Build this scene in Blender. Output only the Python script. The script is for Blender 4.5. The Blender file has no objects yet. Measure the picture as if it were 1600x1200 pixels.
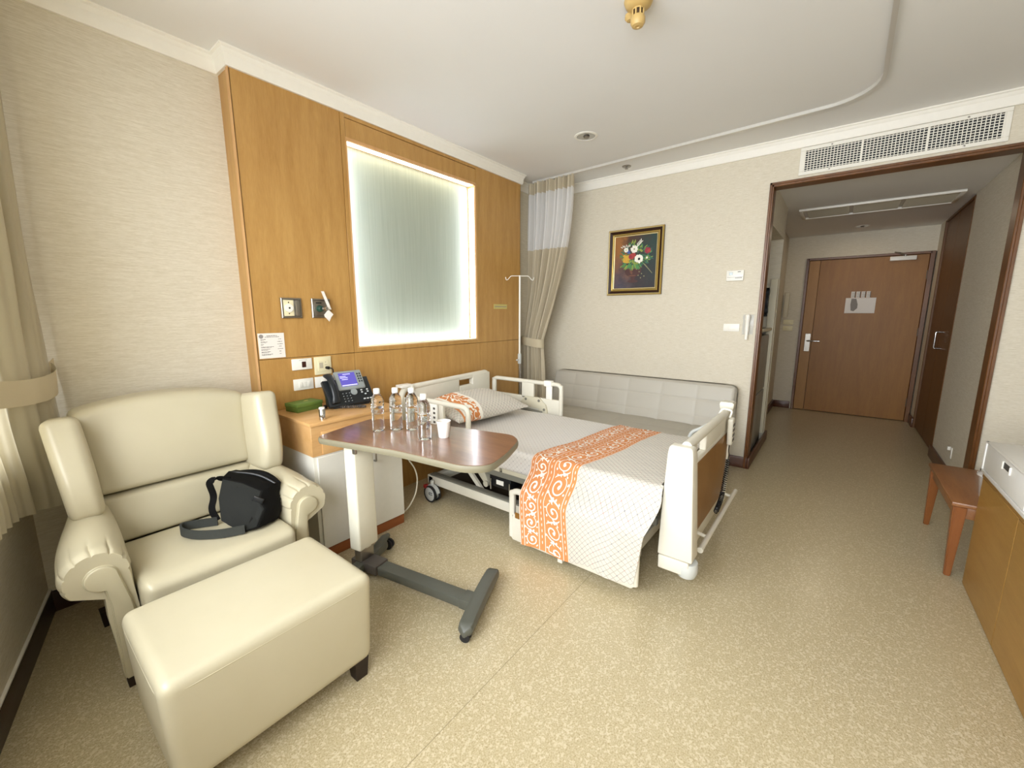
import bpy, bmesh, math, random
from math import sin, cos, pi, radians, sqrt, atan2, exp
from mathutils import Vector, Matrix, noise
random.seed(7)
S = bpy.context.scene
C = S.collection

# ---------------------------------------------------------------- camera, view, world, daylight
cam_d = bpy.data.cameras.new('camera'); cam = bpy.data.objects.new('camera', cam_d); C.objects.link(cam)
cam.location = (0, 0, 1.38)
cam.rotation_euler = (radians(90 - 9.64), 0, radians(38.0 - 90))
cam_d.sensor_width = 36; cam_d.lens = 36 * 648 / 1600; cam_d.clip_start = 0.02
S.camera = cam
S.view_settings.view_transform = 'Standard'; S.view_settings.look = 'None'
S.view_settings.gamma = 1; S.view_settings.use_curve_mapping = False
S.view_settings.exposure = 0.30
S.cycles.max_bounces = 10; S.cycles.diffuse_bounces = 6; S.cycles.glossy_bounces = 4; S.cycles.transmission_bounces = 10
S.cycles.caustics_reflective = False; S.cycles.caustics_refractive = False
S.cycles.sample_clamp_indirect = 6

w = bpy.data.worlds.new('sky'); S.world = w; w.use_nodes = True
bg = w.node_tree.nodes['Background']; bg.inputs[0].default_value = (0.80, 0.90, 1.0, 1); bg.inputs[1].default_value = 1.2

def area(name, loc, target, sx, sy, power, col):
    d = bpy.data.lights.new(name, 'AREA'); d.shape = 'RECTANGLE'; d.size = sx; d.size_y = sy; d.energy = power; d.color = col
    o = bpy.data.objects.new(name, d); C.objects.link(o); o.location = loc
    o.rotation_euler = (Vector(target) - Vector(loc)).to_track_quat('-Z', 'Y').to_euler()
    return o
# daylight entering through the big window behind the photographer
area('window_daylight', (-1.75, 0.55, 1.95), (1.40, 0.75, 1.20), 4.6, 2.6, 430, (0.94, 0.97, 1.0))
# dim ceiling lamp of the entry corridor
area('corridor_lamp', (6.55, -0.10, 2.40), (6.55, -0.10, 0), 0.12, 0.12, 2.2, (1.0, 0.84, 0.62))

# ---------------------------------------------------------------- materials
def lin(c):
    if isinstance(c, str):
        c = [int(c[i:i+2], 16) / 255 for i in (0, 2, 4)]
    return tuple(((x + 0.055) / 1.055) ** 2.4 if x > 0.04045 else x / 12.92 for x in c)
MATS = {}
class NT:
    def __init__(s, name):
        s.m = bpy.data.materials.new(name); s.m.use_nodes = True; s.t = s.m.node_tree
        s.b = s.t.nodes['Principled BSDF']
    def n(s, typ, **kw):
        x = s.t.nodes.new(typ)
        for k, v in kw.items(): setattr(x, k, v)
        return x
    def l(s, a, b): s.t.links.new(a, b)
    def math(s, op, a, b=None, c=None, clamp=False):
        x = s.n('ShaderNodeMath', operation=op); x.use_clamp = clamp
        for i, v in enumerate((a, b, c)):
            if v is None: continue
            if isinstance(v, (int, float)): x.inputs[i].default_value = v
            else: s.l(v, x.inputs[i])
        return x.outputs[0]
    def mix(s, f, a, b):
        x = s.n('ShaderNodeMix', data_type='RGBA')
        for i, v in ((0, f), (6, a), (7, b)):
            if isinstance(v, (int, float)): x.inputs[i].default_value = v
            elif isinstance(v, tuple): x.inputs[i].default_value = (*v[:3], 1)
            else: s.l(v, x.inputs[i])
        return x.outputs[2]
    def coord(s, which='Object', scale=(1, 1, 1), rot=(0, 0, 0)):
        tc = s.n('ShaderNodeTexCoord'); mp = s.n('ShaderNodeMapping')
        mp.inputs['Scale'].default_value = scale; mp.inputs['Rotation'].default_value = rot
        s.l(tc.outputs[which], mp.inputs[0]); return mp.outputs[0]
    def noise(s, vec, scale, detail=3, rough=0.5):
        x = s.n('ShaderNodeTexNoise'); x.inputs['Scale'].default_value = scale
        x.inputs['Detail'].default_value = detail; x.inputs['Roughness'].default_value = rough
        s.l(vec, x.inputs['Vector']); return x.outputs['Fac']
    def ramp(s, f, stops):
        x = s.n('ShaderNodeValToRGB'); e = x.color_ramp.elements
        while len(e) < len(stops): e.new(0.5)
        for i, (p, c) in enumerate(stops): e[i].position = p; e[i].color = (*c[:3], 1)
        s.l(f, x.inputs[0]); return x.outputs[0]
    def bump(s, h, strength=0.2, dist=0.002):
        x = s.n('ShaderNodeBump'); x.inputs['Strength'].default_value = strength; x.inputs['Distance'].default_value = dist
        s.l(h, x.inputs['Height']); s.l(x.outputs[0], s.b.inputs['Normal'])
    def done(s, key): MATS[key] = s.m; return s.m

def plain(key, col, rough=0.5, metal=0, coat=0, emit=None, es=0, var=0.03, trans=0, ior=1.45, alpha=1, sheen=0, nscale=30):
    t = NT(key); b = t.b; c = lin(col)
    b.inputs['Roughness'].default_value = rough; b.inputs['Metallic'].default_value = metal
    b.inputs['Coat Weight'].default_value = coat; b.inputs['IOR'].default_value = ior
    b.inputs['Transmission Weight'].default_value = trans; b.inputs['Alpha'].default_value = alpha
    b.inputs['Sheen Weight'].default_value = sheen
    if var and not trans:
        f = t.noise(t.coord('Object'), nscale, 3)
        t.l(t.mix(f, tuple(x * (1 - var) for x in c), tuple(min(1, x * (1 + var)) for x in c)), b.inputs['Base Color'])
    else: b.inputs['Base Color'].default_value = (*c, 1)
    if emit: b.inputs['Emission Color'].default_value = (*lin(emit), 1); b.inputs['Emission Strength'].default_value = es
    return t.done(key)

def wood(key, c1, c2, rough=0.4, scale=(9, 9, 1.1), coat=0.2, big=1.0):
    t = NT(key); v = t.coord('Object', scale)
    f1 = t.noise(v, 2.2 * big, 5, 0.6); v2 = t.coord('Object', tuple(x * 7 for x in scale))
    f2 = t.noise(v2, 2.5, 3, 0.6)
    v3 = t.coord('Object', (0.9, 0.9, 0.9)); f3 = t.noise(v3, 1.3, 2)
    f = t.math('ADD', t.math('MULTIPLY', f1, 0.5), t.math('ADD', t.math('MULTIPLY', f2, 0.25), t.math('MULTIPLY', f3, 0.25)))
    t.l(t.ramp(f, [(0.36, lin(c1)), (0.64, lin(c2))]), t.b.inputs['Base Color'])
    t.b.inputs['Roughness'].default_value = rough; t.b.inputs['Coat Weight'].default_value = coat; t.b.inputs['Coat Roughness'].default_value = 0.3
    return t.done(key)

def wallpaper(key, a, b_):
    t = NT(key); v = t.coord('Object', (16, 16, 330)); f1 = t.noise(v, 1.0, 3, 0.6)
    v2 = t.coord('Object', (60, 60, 700)); f2 = t.noise(v2, 1.0, 2)
    f = t.math('ADD', t.math('MULTIPLY', f1, 0.6), t.math('MULTIPLY', f2, 0.4))
    t.l(t.ramp(f, [(0.35, lin(a)), (0.62, lin(b_))]), t.b.inputs['Base Color'])
    t.b.inputs['Roughness'].default_value = 0.75; t.bump(f, 0.35, 0.0015); return t.done(key)
wallpaper('wallpaper', 'c9c0ab', 'ddd6c6')

# speckled vinyl floor with welded seams
t = NT('vinyl_floor'); v = t.coord('Object')
f1 = t.noise(v, 190, 3, 0.7); f2 = t.noise(v, 70, 3, 0.6); f3 = t.noise(v, 1.2, 3)
vo = t.n('ShaderNodeTexVoronoi'); vo.inputs['Scale'].default_value = 135; t.l(v, vo.inputs['Vector'])
sp = t.n('ShaderNodeSeparateColor'); t.l(vo.outputs['Color'], sp.inputs[0])
base = t.ramp(f1, [(0.30, lin('93825e')), (0.47, lin('b3a583')), (0.62, lin('c6ba9d'))])
chips = t.math('GREATER_THAN', sp.outputs[0], 0.80)
base = t.mix(t.math('MULTIPLY', chips, 0.40), base, lin('e4dac0'))
dk = t.math('MULTIPLY', t.math('GREATER_THAN', sp.outputs[1], 0.93), t.math('LESS_THAN', vo.outputs['Distance'], 0.33))
base = t.mix(t.math('MULTIPLY', dk, 0.5), base, lin('8a7650'))
base = t.mix(t.math('MULTIPLY', f3, 0.25), base, lin('b7a67c'))
sx = t.n('ShaderNodeSeparateXYZ'); t.l(v, sx.inputs[0])
seam = t.math('LESS_THAN', t.math('ABSOLUTE', t.math('SUBTRACT', sx.outputs[1], 0.912)), 0.0016)
base = t.mix(t.math('MULTIPLY', seam, 0.55), base, lin('6d5f42'))
t.l(base, t.b.inputs['Base Color']); t.b.inputs['Roughness'].default_value = 0.30
t.b.inputs['Coat Weight'].default_value = 0.25; t.b.inputs['Coat Roughness'].default_value = 0.2
t.bump(f2, 0.08, 0.001); t.done('vinyl_floor')

t = NT('ceiling_paint'); f = t.noise(t.coord('Object'), 2.0, 3)
t.l(t.mix(f, lin('e4e4e3'), lin('e9e9e8')), t.b.inputs['Base Color']); t.b.inputs['Roughness'].default_value = 0.8; t.done('ceiling_paint')
plain('white_trim', 'eeebe2', 0.45)
wood('panel_wood', 'a87c3e', 'c09656', 0.42)
wood('panel_wood_light', 'c2925a', 'd2a672', 0.42)
wood('console_wood', '98702f', 'ab8240', 0.4, (1.3, 9, 9))
wood('cabinet_wood', 'c0935b', 'd2a873', 0.38, (1.2, 8, 8))
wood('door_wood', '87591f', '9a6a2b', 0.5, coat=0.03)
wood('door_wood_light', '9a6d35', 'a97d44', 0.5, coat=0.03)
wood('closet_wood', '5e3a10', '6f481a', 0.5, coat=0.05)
wood('trim_wood', '56320f', '74481d', 0.38, (6, 6, 2))
wood('baseboard_wood', '46240f', '5a3017', 0.38, (2, 2, 20))
wood('shaded_baseboard', '220d08', '30120b', 0.4, (2, 2, 20))  # baseboard wood darkened to paint in the shade by the window wall
wood('bench_wood', '7a4c29', '96653a', 0.35, (1.2, 9, 9))
wood('bench_leg_wood', '7c4822', '925a2c', 0.35)
wood('plinth_wood', '84481f', '9a5729', 0.4, (1.2, 8, 8))
wood('laminate_top', '6c4834', '8a634c', 0.16, (9, 1.1, 9), coat=0.6)
wood('foot_panel_wood', '7f5620', '8d6229', 0.4, (6, 6, 2))
plain('wall_gap', '3a2a18', 0.8)
t = NT('leather'); v = t.coord('Object'); f = t.noise(v, 260, 3, 0.6); g = t.noise(v, 5, 3)
t.l(t.mix(g, lin('b4ac91'), lin('c0b8a0')), t.b.inputs['Base Color']); t.b.inputs['Roughness'].default_value = 0.36
t.b.inputs['Coat Weight'].default_value = 0.15; t.b.inputs['Coat Roughness'].default_value = 0.3
t.bump(f, 0.12, 0.0008); t.done('leather')
plain('leather_panel', 'b9b196', 0.4, var=0.02)
plain('seam_thread', '7d745c', 0.7)
plain('dark_foot', '241711', 0.45)
t = NT('sofa_vinyl'); v = t.coord('Object'); f = t.noise(v, 200, 3)
t.b.inputs['Base Color'].default_value = (*lin('b7b2a6'), 1); t.b.inputs['Roughness'].default_value = 0.45; t.bump(f, 0.1, 0.0008); t.done('sofa_vinyl')
plain('sofa_seam', '77725f', 0.8)
plain('bag_black', '0a0908', 0.75, var=0.15, nscale=200)
plain('bag_grey', '242523', 0.8, var=0.12, nscale=400)
plain('strap_grey', '3d3f3c', 0.85, var=0.12, nscale=400)
plain('black_plastic', '17191b', 0.35)
plain('phone_black', '1c2023', 0.32)
plain('phone_silver', '9ba3a4', 0.35, metal=0.3)
plain('phone_key', 'c9ced0', 0.4)
plain('phone_screen', '2a2350', 0.2, emit='6a62c8', es=0.75, var=0)
plain('screen_line', 'b8b8ff', 0.3, emit='b6b4f4', es=0.8, var=0)
plain('green_box', '5b7330', 0.6)
plain('green_lid', '66803a', 0.55)
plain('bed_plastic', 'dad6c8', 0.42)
plain('bed_plastic_darker', 'c9c3ae', 0.45)  # slightly darker tone of the bed plastic
plain('bed_grey', '77766c', 0.5)
plain('caster_grey', 'c3c6c3', 0.35)
plain('rubber', '202022', 0.6)
plain('red_plastic', '9c2a26', 0.4)
plain('deck_dark', '34291b', 0.7)
plain('white_plastic', 'eeece4', 0.35)
plain('cream_plastic', 'e6ddb8', 0.4)
plain('cabinet_white', 'dcdad0', 0.45)
plain('white_box', 'e4e3e0', 0.4)
plain('slot_dark', '4d4a44', 0.6)
plain('chrome', 'c9c9c9', 0.12, metal=1, var=0)
plain('steel', '9a958c', 0.32, metal=0.9, var=0.02)
plain('track_metal', 'dcdad4', 0.3, metal=0.35, var=0.02)
plain('base_grey', '55564e', 0.42)
plain('base_clamp', '4b4540', 0.45)
plain('table_edge', '7a745f', 0.5)
plain('column_cream', 'dedbc9', 0.4)
plain('switch_dark', '3c1c14', 0.4)
plain('gold', 'c0a45c', 0.35, metal=0.6, var=0.15, nscale=150)
plain('gold_pale', 'd8c68e', 0.4, metal=0.4, var=0.2, nscale=250)
plain('frame_brown', '2e170c', 0.35)
plain('detector_beige', 'c2a468', 0.4)
plain('detector_dark', '4a3620', 0.6)
plain('vent_white', 'e9e6dc', 0.45)
plain('vent_dark', '26282c', 0.8)
plain('ac_panel', 'b9b09a', 0.6)
plain('plug_black', '1a1310', 0.5)
plain('paper', 'ebe6e0', 0.7, var=0.01)
plain('ink', '59544f', 0.8)
plain('ink_light', '8f8a86', 0.8)
plain('brass_tag', 'c8bb74', 0.4)
plain('fridge_grey', '8f8d86', 0.35)
plain('nook_cream', 'd3ccb6', 0.5)
plain('wire_white', 'd9d4c4', 0.5)
plain('green_knob', '23473b', 0.4)
plain('bathroom_door', '6a4a26', 0.5)

def cloth(key, col, trans=0.25, rough=0.8, sheen=0.2):
    t = NT(key); v = t.coord('Object', (400, 400, 400)); f = t.noise(v, 1.0, 2)
    c = lin(col); col_ = t.mix(f, tuple(x * 0.93 for x in c), c); t.l(col_, t.b.inputs['Base Color'])
    t.b.inputs['Roughness'].default_value = rough; t.b.inputs['Sheen Weight'].default_value = sheen
    tr = t.n('ShaderNodeBsdfTranslucent'); t.l(col_, tr.inputs[0]); mx = t.n('ShaderNodeMixShader'); mx.inputs[0].default_value = trans
    out = t.t.nodes['Material Output']; t.l(t.b.outputs[0], mx.inputs[1]); t.l(tr.outputs[0], mx.inputs[2]); t.l(mx.outputs[0], out.inputs[0])
    return t.done(key)
cloth('curtain_beige', 'cfc4ab', 0.12)
cloth('curtain_tie', 'cfc3a6', 0.05)
cloth('window_curtain', 'd8d0b8', 0.42, 0.38)
# white netting strip of the ward curtain
t = NT('curtain_net'); c = lin('f0f0f0'); t.b.inputs['Base Color'].default_value = (*c, 1); t.b.inputs['Roughness'].default_value = 0.8
tr = t.n('ShaderNodeBsdfTransparent'); tl = t.n('ShaderNodeBsdfTranslucent'); tl.inputs[0].default_value = (*c, 1)
m1 = t.n('ShaderNodeMixShader'); m1.inputs[0].default_value = 0.35; m2 = t.n('ShaderNodeMixShader'); m2.inputs[0].default_value = 0.12
t.l(t.b.outputs[0], m1.inputs[1]); t.l(tl.outputs[0], m1.inputs[2]); t.l(m1.outputs[0], m2.inputs[1]); t.l(tr.outputs[0], m2.inputs[2])
t.l(m2.outputs[0], t.t.nodes['Material Output'].inputs[0]); t.done('curtain_net')

# printed lattice cotton (uses UV in metres)
def lattice(key, basec, linec, sc, strength, dots, rough=0.8):
    t = NT(key); uv = t.n('ShaderNodeUVMap'); sx = t.n('ShaderNodeSeparateXYZ'); t.l(uv.outputs[0], sx.inputs[0])
    U, V = sx.outputs[0], sx.outputs[1]
    a = t.math('MULTIPLY', t.math('ADD', U, V), 1 / sc); b = t.math('MULTIPLY', t.math('SUBTRACT', U, V), 1 / sc)
    fa = t.math('ABSOLUTE', t.math('SUBTRACT', t.math('FRACT', a), 0.5)); fb = t.math('ABSOLUTE', t.math('SUBTRACT', t.math('FRACT', b), 0.5))
    ln = t.math('MAXIMUM', t.math('GREATER_THAN', fa, 0.455), t.math('GREATER_THAN', fb, 0.455))
    dash = t.math('GREATER_THAN', t.math('FRACT', t.math('MULTIPLY', t.math('ADD', a, t.math('MULTIPLY', b, 1.7)), 4.0)), 0.35)
    ln = t.math('MULTIPLY', ln, dash)
    # a bigger lattice every third cell carries the dots
    a3 = t.math('MULTIPLY', a, 1 / 2.0); b3 = t.math('MULTIPLY', b, 1 / 2.0)
    ga = t.math('ABSOLUTE', t.math('SUBTRACT', t.math('FRACT', a3), 0.5)); gb = t.math('ABSOLUTE', t.math('SUBTRACT', t.math('FRACT', b3), 0.5))
    dot = t.math('MULTIPLY', t.math('GREATER_THAN', ga, 0.44), t.math('GREATER_THAN', gb, 0.44))
    wn = t.n('ShaderNodeTexWhiteNoise', noise_dimensions='2D'); cb = t.n('ShaderNodeCombineXYZ')
    t.l(t.math('ROUND', a3), cb.inputs[0]); t.l(t.math('ROUND', b3), cb.inputs[1]); t.l(cb.outputs[0], wn.inputs[0])
    dc = t.ramp(wn.outputs[0], [(0.0, lin('8d8b93')), (0.55, lin('8d8b93')), (0.6, lin('b9908c')), (1.0, lin('b9908c'))])
    dc.node.color_ramp.interpolation = 'CONSTANT'
    n = t.noise(t.coord('Object'), 6, 2)
    c0 = t.mix(n, tuple(x * 0.97 for x in lin(basec)), lin(basec))
    c1 = t.mix(t.math('MULTIPLY', ln, strength), c0, lin(linec))
    c2 = t.mix(t.math('MULTIPLY', dot, dots), c1, dc)
    t.l(c2, t.b.inputs['Base Color']); t.b.inputs['Roughness'].default_value = rough; t.b.inputs['Sheen Weight'].default_value = 0.1
    return t.done(key)
lattice('print_cotton', 'cfc9be', '5f5a52', 0.032, 0.9, 1.0)
lattice('sheet_cotton', 'dad6d1', '928c86', 0.030, 0.5, 0.8)
# woven orange
t = NT('orange_cotton'); uv = t.n('ShaderNodeUVMap'); sx = t.n('ShaderNodeSeparateXYZ'); t.l(uv.outputs[0], sx.inputs[0])
f = t.math('GREATER_THAN', t.math('FRACT', t.math('MULTIPLY', sx.outputs[0], 220)), 0.62)
t.l(t.mix(t.math('MULTIPLY', f, 0.5), lin('d08348'), lin('e0a373')), t.b.inputs['Base Color']); t.b.inputs['Roughness'].default_value = 0.8; t.done('orange_cotton')
plain('white_print', 'f1ece2', 0.8, var=0.01)

# bottle: PET and water
t = NT('water_bottle'); b = t.b; b.inputs['Base Color'].default_value = (0.97, 0.98, 0.98, 1); b.inputs['Transmission Weight'].default_value = 1
b.inputs['IOR'].default_value = 1.30; b.inputs['Roughness'].default_value = 0.02
f = t.noise(t.coord('Object'), 45, 2); t.bump(f, 0.15, 0.002); t.done('water_bottle')
t = NT('clear_plastic'); b = t.b; b.inputs['Base Color'].default_value = (0.93, 0.95, 0.95, 1); b.inputs['Roughness'].default_value = 0.15; b.inputs['Alpha'].default_value = 0.35
f = t.noise(t.coord('Object'), 20, 2); t.bump(f, 0.4, 0.01); t.done('clear_plastic')
# clear window pane
t = NT('clear_glass'); gl = t.n('ShaderNodeBsdfGlossy'); gl.inputs['Roughness'].default_value = 0.02
tr = t.n('ShaderNodeBsdfTransparent'); mx = t.n('ShaderNodeMixShader'); mx.inputs[0].default_value = 0.05
t.l(tr.outputs[0], mx.inputs[1]); t.l(gl.outputs[0], mx.inputs[2]); t.l(mx.outputs[0], t.t.nodes['Material Output'].inputs[0]); t.done('clear_glass')
# frosted textured pane of the light niche (lit from the back by lamps)
t = NT('frosted_glass'); v = t.coord('Object', (60, 1, 1.2)); f = t.noise(v, 1.5, 4, 0.6)
t.l(t.mix(f, lin('aeb4ab'), lin('d6dbd3')), t.b.inputs['Base Color']); t.b.inputs['Roughness'].default_value = 0.28; t.bump(f, 0.5, 0.004)
tl = t.n('ShaderNodeBsdfTranslucent'); t.l(t.mix(f, lin('dfe4dc'), lin('fbfdf8')), tl.inputs[0]); mx = t.n('ShaderNodeMixShader'); mx.inputs[0].default_value = 0.66
t.l(t.b.outputs[0], mx.inputs[1]); t.l(tl.outputs[0], mx.inputs[2]); t.l(mx.outputs[0], t.t.nodes['Material Output'].inputs[0]); t.done('frosted_glass')
plain('lamp_warm', 'ffffff', 0.5, emit='fff4d6', es=3.2, var=0)
plain('reveal_glow', 'ffffff', 0.5, emit='e9f1ff', es=7, var=0)  # glow added to the side reveals of the niche
plain('tube_cool', 'ffffff', 0.5, emit='e9f1ff', es=12.5, var=0)
plain('niche_white', 'bcc0b8', 0.6)

# painting background
t = NT('painting_canvas'); v = t.coord('Object'); sx = t.n('ShaderNodeSeparateXYZ'); t.l(v, sx.inputs[0])
n1 = t.noise(v, 9, 4, 0.6); h = t.math('ADD', t.math('MULTIPLY', sx.outputs[1], 2.6), t.math('MULTIPLY', t.math('SUBTRACT', n1, 0.5), 0.9))
hz = t.math('ADD', t.math('MULTIPLY', sx.outputs[2], 2.2), t.math('MULTIPLY', t.math('SUBTRACT', n1, 0.5), 0.8))
top = t.ramp(t.math('ADD', h, 0.5), [(0.15, lin('15332e')), (0.42, lin('3b2a24')), (0.62, lin('4a2d1c')), (0.9, lin('94602a'))])
bot = t.ramp(t.math('ADD', h, 0.5), [(0.1, lin('171019')), (0.5, lin('2a1f28')), (0.9, lin('33394f'))])
t.l(t.mix(t.math('MULTIPLY', t.math('ADD', hz, 0.62), 1.0, clamp=True), bot, top), t.b.inputs['Base Color']); t.b.inputs['Roughness'].default_value = 0.4; t.done('painting_canvas')
for k, c in dict(p_white='efece0', p_yellow='d0a53a', p_red='a83b38', p_crimson='93283c', p_blue='3f56a8', p_green='4e8a4c', p_lime='8a9a44', p_dkgreen='33664d', p_urn='4a2c2a', p_urnrim='6b4534', p_stem='8d8a62', p_black='1a1420').items():
    plain(k, c, 0.5, var=0.15, nscale=60)

# ---------------------------------------------------------------- mesh helpers
def nb(): return bmesh.new()
def tag(o, label=None, cat=None, group=None, kind=None):
    if label: o['label'] = label
    if cat: o['category'] = cat
    if group: o['group'] = group
    if kind: o['kind'] = kind
    return o
def obj(name, bm, mats, parent=None, smooth=True, label=None, angle=40):
    if not isinstance(mats, (list, tuple)): mats = [mats]
    me = bpy.data.meshes.new(name)
    if bm.faces: bmesh.ops.recalc_face_normals(bm, faces=bm.faces[:])
    bm.to_mesh(me); bm.free()
    for m in mats: me.materials.append(MATS[m])
    if smooth:
        me.polygons.foreach_set('use_smooth', [True] * len(me.polygons))
        try: me.set_sharp_from_angle(angle=radians(angle))
        except Exception: pass
    o = bpy.data.objects.new(name, me); C.objects.link(o)
    if label: o['label'] = label
    return o
def thing(name, label, cat, loc, group=None, kind=None, local=False, rotz=0):
    """Empty at the base of a thing. Parts are modelled in world space unless local."""
    o = bpy.data.objects.new(name, None); C.objects.link(o); o.location = loc; o.rotation_euler = (0, 0, rotz); o.empty_display_size = 0.1
    LOCAL[o.name] = local
    return tag(o, label, cat, group, kind)
LOCAL = {}
def part(name, bm, mats, parent, **kw):
    o = obj(name, bm, mats, None, **kw)
    o.parent = parent
    root = parent
    while root.parent: root = root.parent
    if root.type == 'EMPTY' and not LOCAL.get(root.name):
        if parent is root: o.matrix_parent_inverse = Matrix.Translation(-Vector(root.location))
    return o
def struct(name, bm, mats, **kw): return tag(obj(name, bm, mats, None, **kw), kind='structure')

def merge(bm, tmp, mi=0, M=None):
    if M is not None: bmesh.ops.transform(tmp, matrix=M, verts=tmp.verts[:])
    for f in tmp.faces: f.material_index = mi
    me = bpy.data.meshes.new('tmp'); tmp.to_mesh(me); tmp.free(); bm.from_mesh(me); bpy.data.meshes.remove(me)
def box(bm, x0, x1, y0, y1, z0, z1, bev=0, seg=2, mi=0, M=None):
    t = bmesh.new(); bmesh.ops.create_cube(t, size=1)
    for v in t.verts: v.co = Vector(((x0 + x1) / 2 + v.co.x * (x1 - x0), (y0 + y1) / 2 + v.co.y * (y1 - y0), (z0 + z1) / 2 + v.co.z * (z1 - z0)))
    if bev > 0: bmesh.ops.bevel(t, geom=t.edges[:], offset=bev, segments=seg, profile=0.5, affect='EDGES', clamp_overlap=True)
    merge(bm, t, mi, M); return bm
def prism(bm, pts, axis, a0, a1, bev=0, seg=2, mi=0, M=None):
    """extrude a 2D polygon; axis 'x': pts are (y,z); 'y': (x,z); 'z': (x,y)"""
    t = bmesh.new()
    def P(p, a): return {'x': (a, p[0], p[1]), 'y': (p[0], a, p[1]), 'z': (p[0], p[1], a)}[axis]
    A = [t.verts.new(P(p, a0)) for p in pts]; B = [t.verts.new(P(p, a1)) for p in pts]
    t.faces.new(A); t.faces.new(B[::-1]); n = len(pts)
    for i in range(n): t.faces.new((A[i], B[i], B[(i + 1) % n], A[(i + 1) % n]))
    bmesh.ops.recalc_face_normals(t, faces=t.faces[:])
    if bev > 0: bmesh.ops.bevel(t, geom=t.edges[:], offset=bev, segments=seg, profile=0.5, affect='EDGES', clamp_overlap=True)
    merge(bm, t, mi, M); return bm
def loft(bm, rings, cap=True, closed=True, mi=0):
    R = [[bm.verts.new(p) for p in r] for r in rings]; fs = []
    for a, b in zip(R[:-1], R[1:]):
        n = len(a)
        for i in range(n if closed else n - 1):
            j = (i + 1) % n
            try: f = bm.faces.new((a[i], a[j], b[j], b[i])); f.material_index = mi
            except ValueError: pass
    if cap and closed:
        for r in (R[0], R[-1]):
            try: f = bm.faces.new(r); f.material_index = mi
            except ValueError: pass
    return bm
def tube(bm, pts, r, seg=10, mi=0, cap=True, closed=False):
    pts = [Vector(p) for p in pts]; rings = []; n = len(pts)
    rr = r if isinstance(r, (list, tuple)) else [r] * n
    up = None
    for i, p in enumerate(pts):
        if closed: d = (pts[(i + 1) % n] - pts[i - 1])
        else: d = (pts[min(i + 1, n - 1)] - pts[max(i - 1, 0)])
        d.normalize()
        if up is None: up = d.orthogonal().normalized()
        else:
            up = (up - d * up.dot(d)); up = up.normalized() if up.length > 1e-6 else d.orthogonal().normalized()
        s = d.cross(up)
        rings.append([p + (up * cos(2 * pi * k / seg) + s * sin(2 * pi * k / seg)) * rr[i] for k in range(seg)])
    if closed: rings.append(rings[0])
    return loft(bm, rings, cap and not closed, True, mi)
def rounded_path(pts, r, n=5, closed=False):
    pts = [Vector(p) for p in pts]; out = []; N = len(pts)
    for i, p in enumerate(pts):
        if not closed and i in (0, N - 1): out.append(p); continue
        a = pts[i - 1]; b = pts[(i + 1) % N]; da = (a - p); db = (b - p); q = min(r, da.length * 0.45, db.length * 0.45)
        A = p + da.normalized() * q; B = p + db.normalized() * q
        for k in range(n + 1):
            t = k / n; out.append(A * (1 - t) ** 2 + p * 2 * t * (1 - t) + B * t * t)
    return out
def lathe(bm, prof, c, seg=20, axis='z', mi=0, M=None, ring=False):
    t = bmesh.new(); rings = []
    if ring: prof = list(prof) + [prof[0]]
    for r, h in prof:
        ring = []
        for k in range(seg):
            a = 2 * pi * k / seg; x, y = max(r, 1e-5) * cos(a), max(r, 1e-5) * sin(a)
            ring.append({'z': (c[0] + x, c[1] + y, c[2] + h), 'x': (c[0] + h, c[1] + x, c[2] + y), 'y': (c[0] + x, c[1] + h, c[2] + y)}[axis])
        rings.append(ring)
    loft(t, rings, cap=not ring); bmesh.ops.recalc_face_normals(t, faces=t.faces[:]); merge(bm, t, mi, M); return bm
def cushion(bm, fn, r=(0.2, 0.2, 0.2), bulge=(0, 0, 0), n=14, mi=0):
    """unit cube [-1,1]^3 with rounded edges and bulged faces, mapped by fn(x,y,z)"""
    t = bmesh.new(); vs = {}
    def g(k): return sin((k / n * 2 - 1) * pi / 2)
    def vert(i, j, k):
        key = (i, j, k)
        if key not in vs:
            p = Vector((g(i), g(j), g(k))); q = Vector([max(-1 + r[a], min(1 - r[a], p[a])) for a in range(3)])
            d = Vector([(p[a] - q[a]) / r[a] for a in range(3)]); L = d.length
            if L > 1e-9:
                m = max(abs(x) for x in d); d = d / L * m
            o = Vector([q[a] + d[a] * r[a] for a in range(3)])
            b = [bulge[a] * (1 - o[(a + 1) % 3] ** 2) * (1 - o[(a + 2) % 3] ** 2) * o[a] for a in range(3)]
            o = o + Vector(b); vs[key] = t.verts.new(fn(*o))
        return vs[key]
    for a in range(n):
        for b in range(n):
            for s in (0, n):
                t.faces.new((vert(s, a, b), vert(s, a + 1, b), vert(s, a + 1, b + 1), vert(s, a, b + 1)))
                t.faces.new((vert(a, s, b), vert(a + 1, s, b), vert(a + 1, s, b + 1), vert(a, s, b + 1)))
                t.faces.new((vert(a, b, s), vert(a + 1, b, s), vert(a + 1, b + 1, s), vert(a, b + 1, s)))
    bmesh.ops.recalc_face_normals(t, faces=t.faces[:]); merge(bm, t, mi); return bm
def surf(bm, f, nu, nv, mi=0, uvf=None, thick=0):
    uv = bm.loops.layers.uv.verify() if uvf else None
    V = [[bm.verts.new(f(i / nu, j / nv)) for j in range(nv + 1)] for i in range(nu + 1)]
    for i in range(nu):
        for j in range(nv):
            fc = bm.faces.new((V[i][j], V[i + 1][j], V[i + 1][j + 1], V[i][j + 1]))
            fc.material_index = mi(i / nu, j / nv) if callable(mi) else mi
            if uvf:
                for lp, (a, b) in zip(fc.loops, ((i, j), (i + 1, j), (i + 1, j + 1), (i, j + 1))): lp[uv].uv = uvf(a / nu, b / nv)
    return bm
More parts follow.
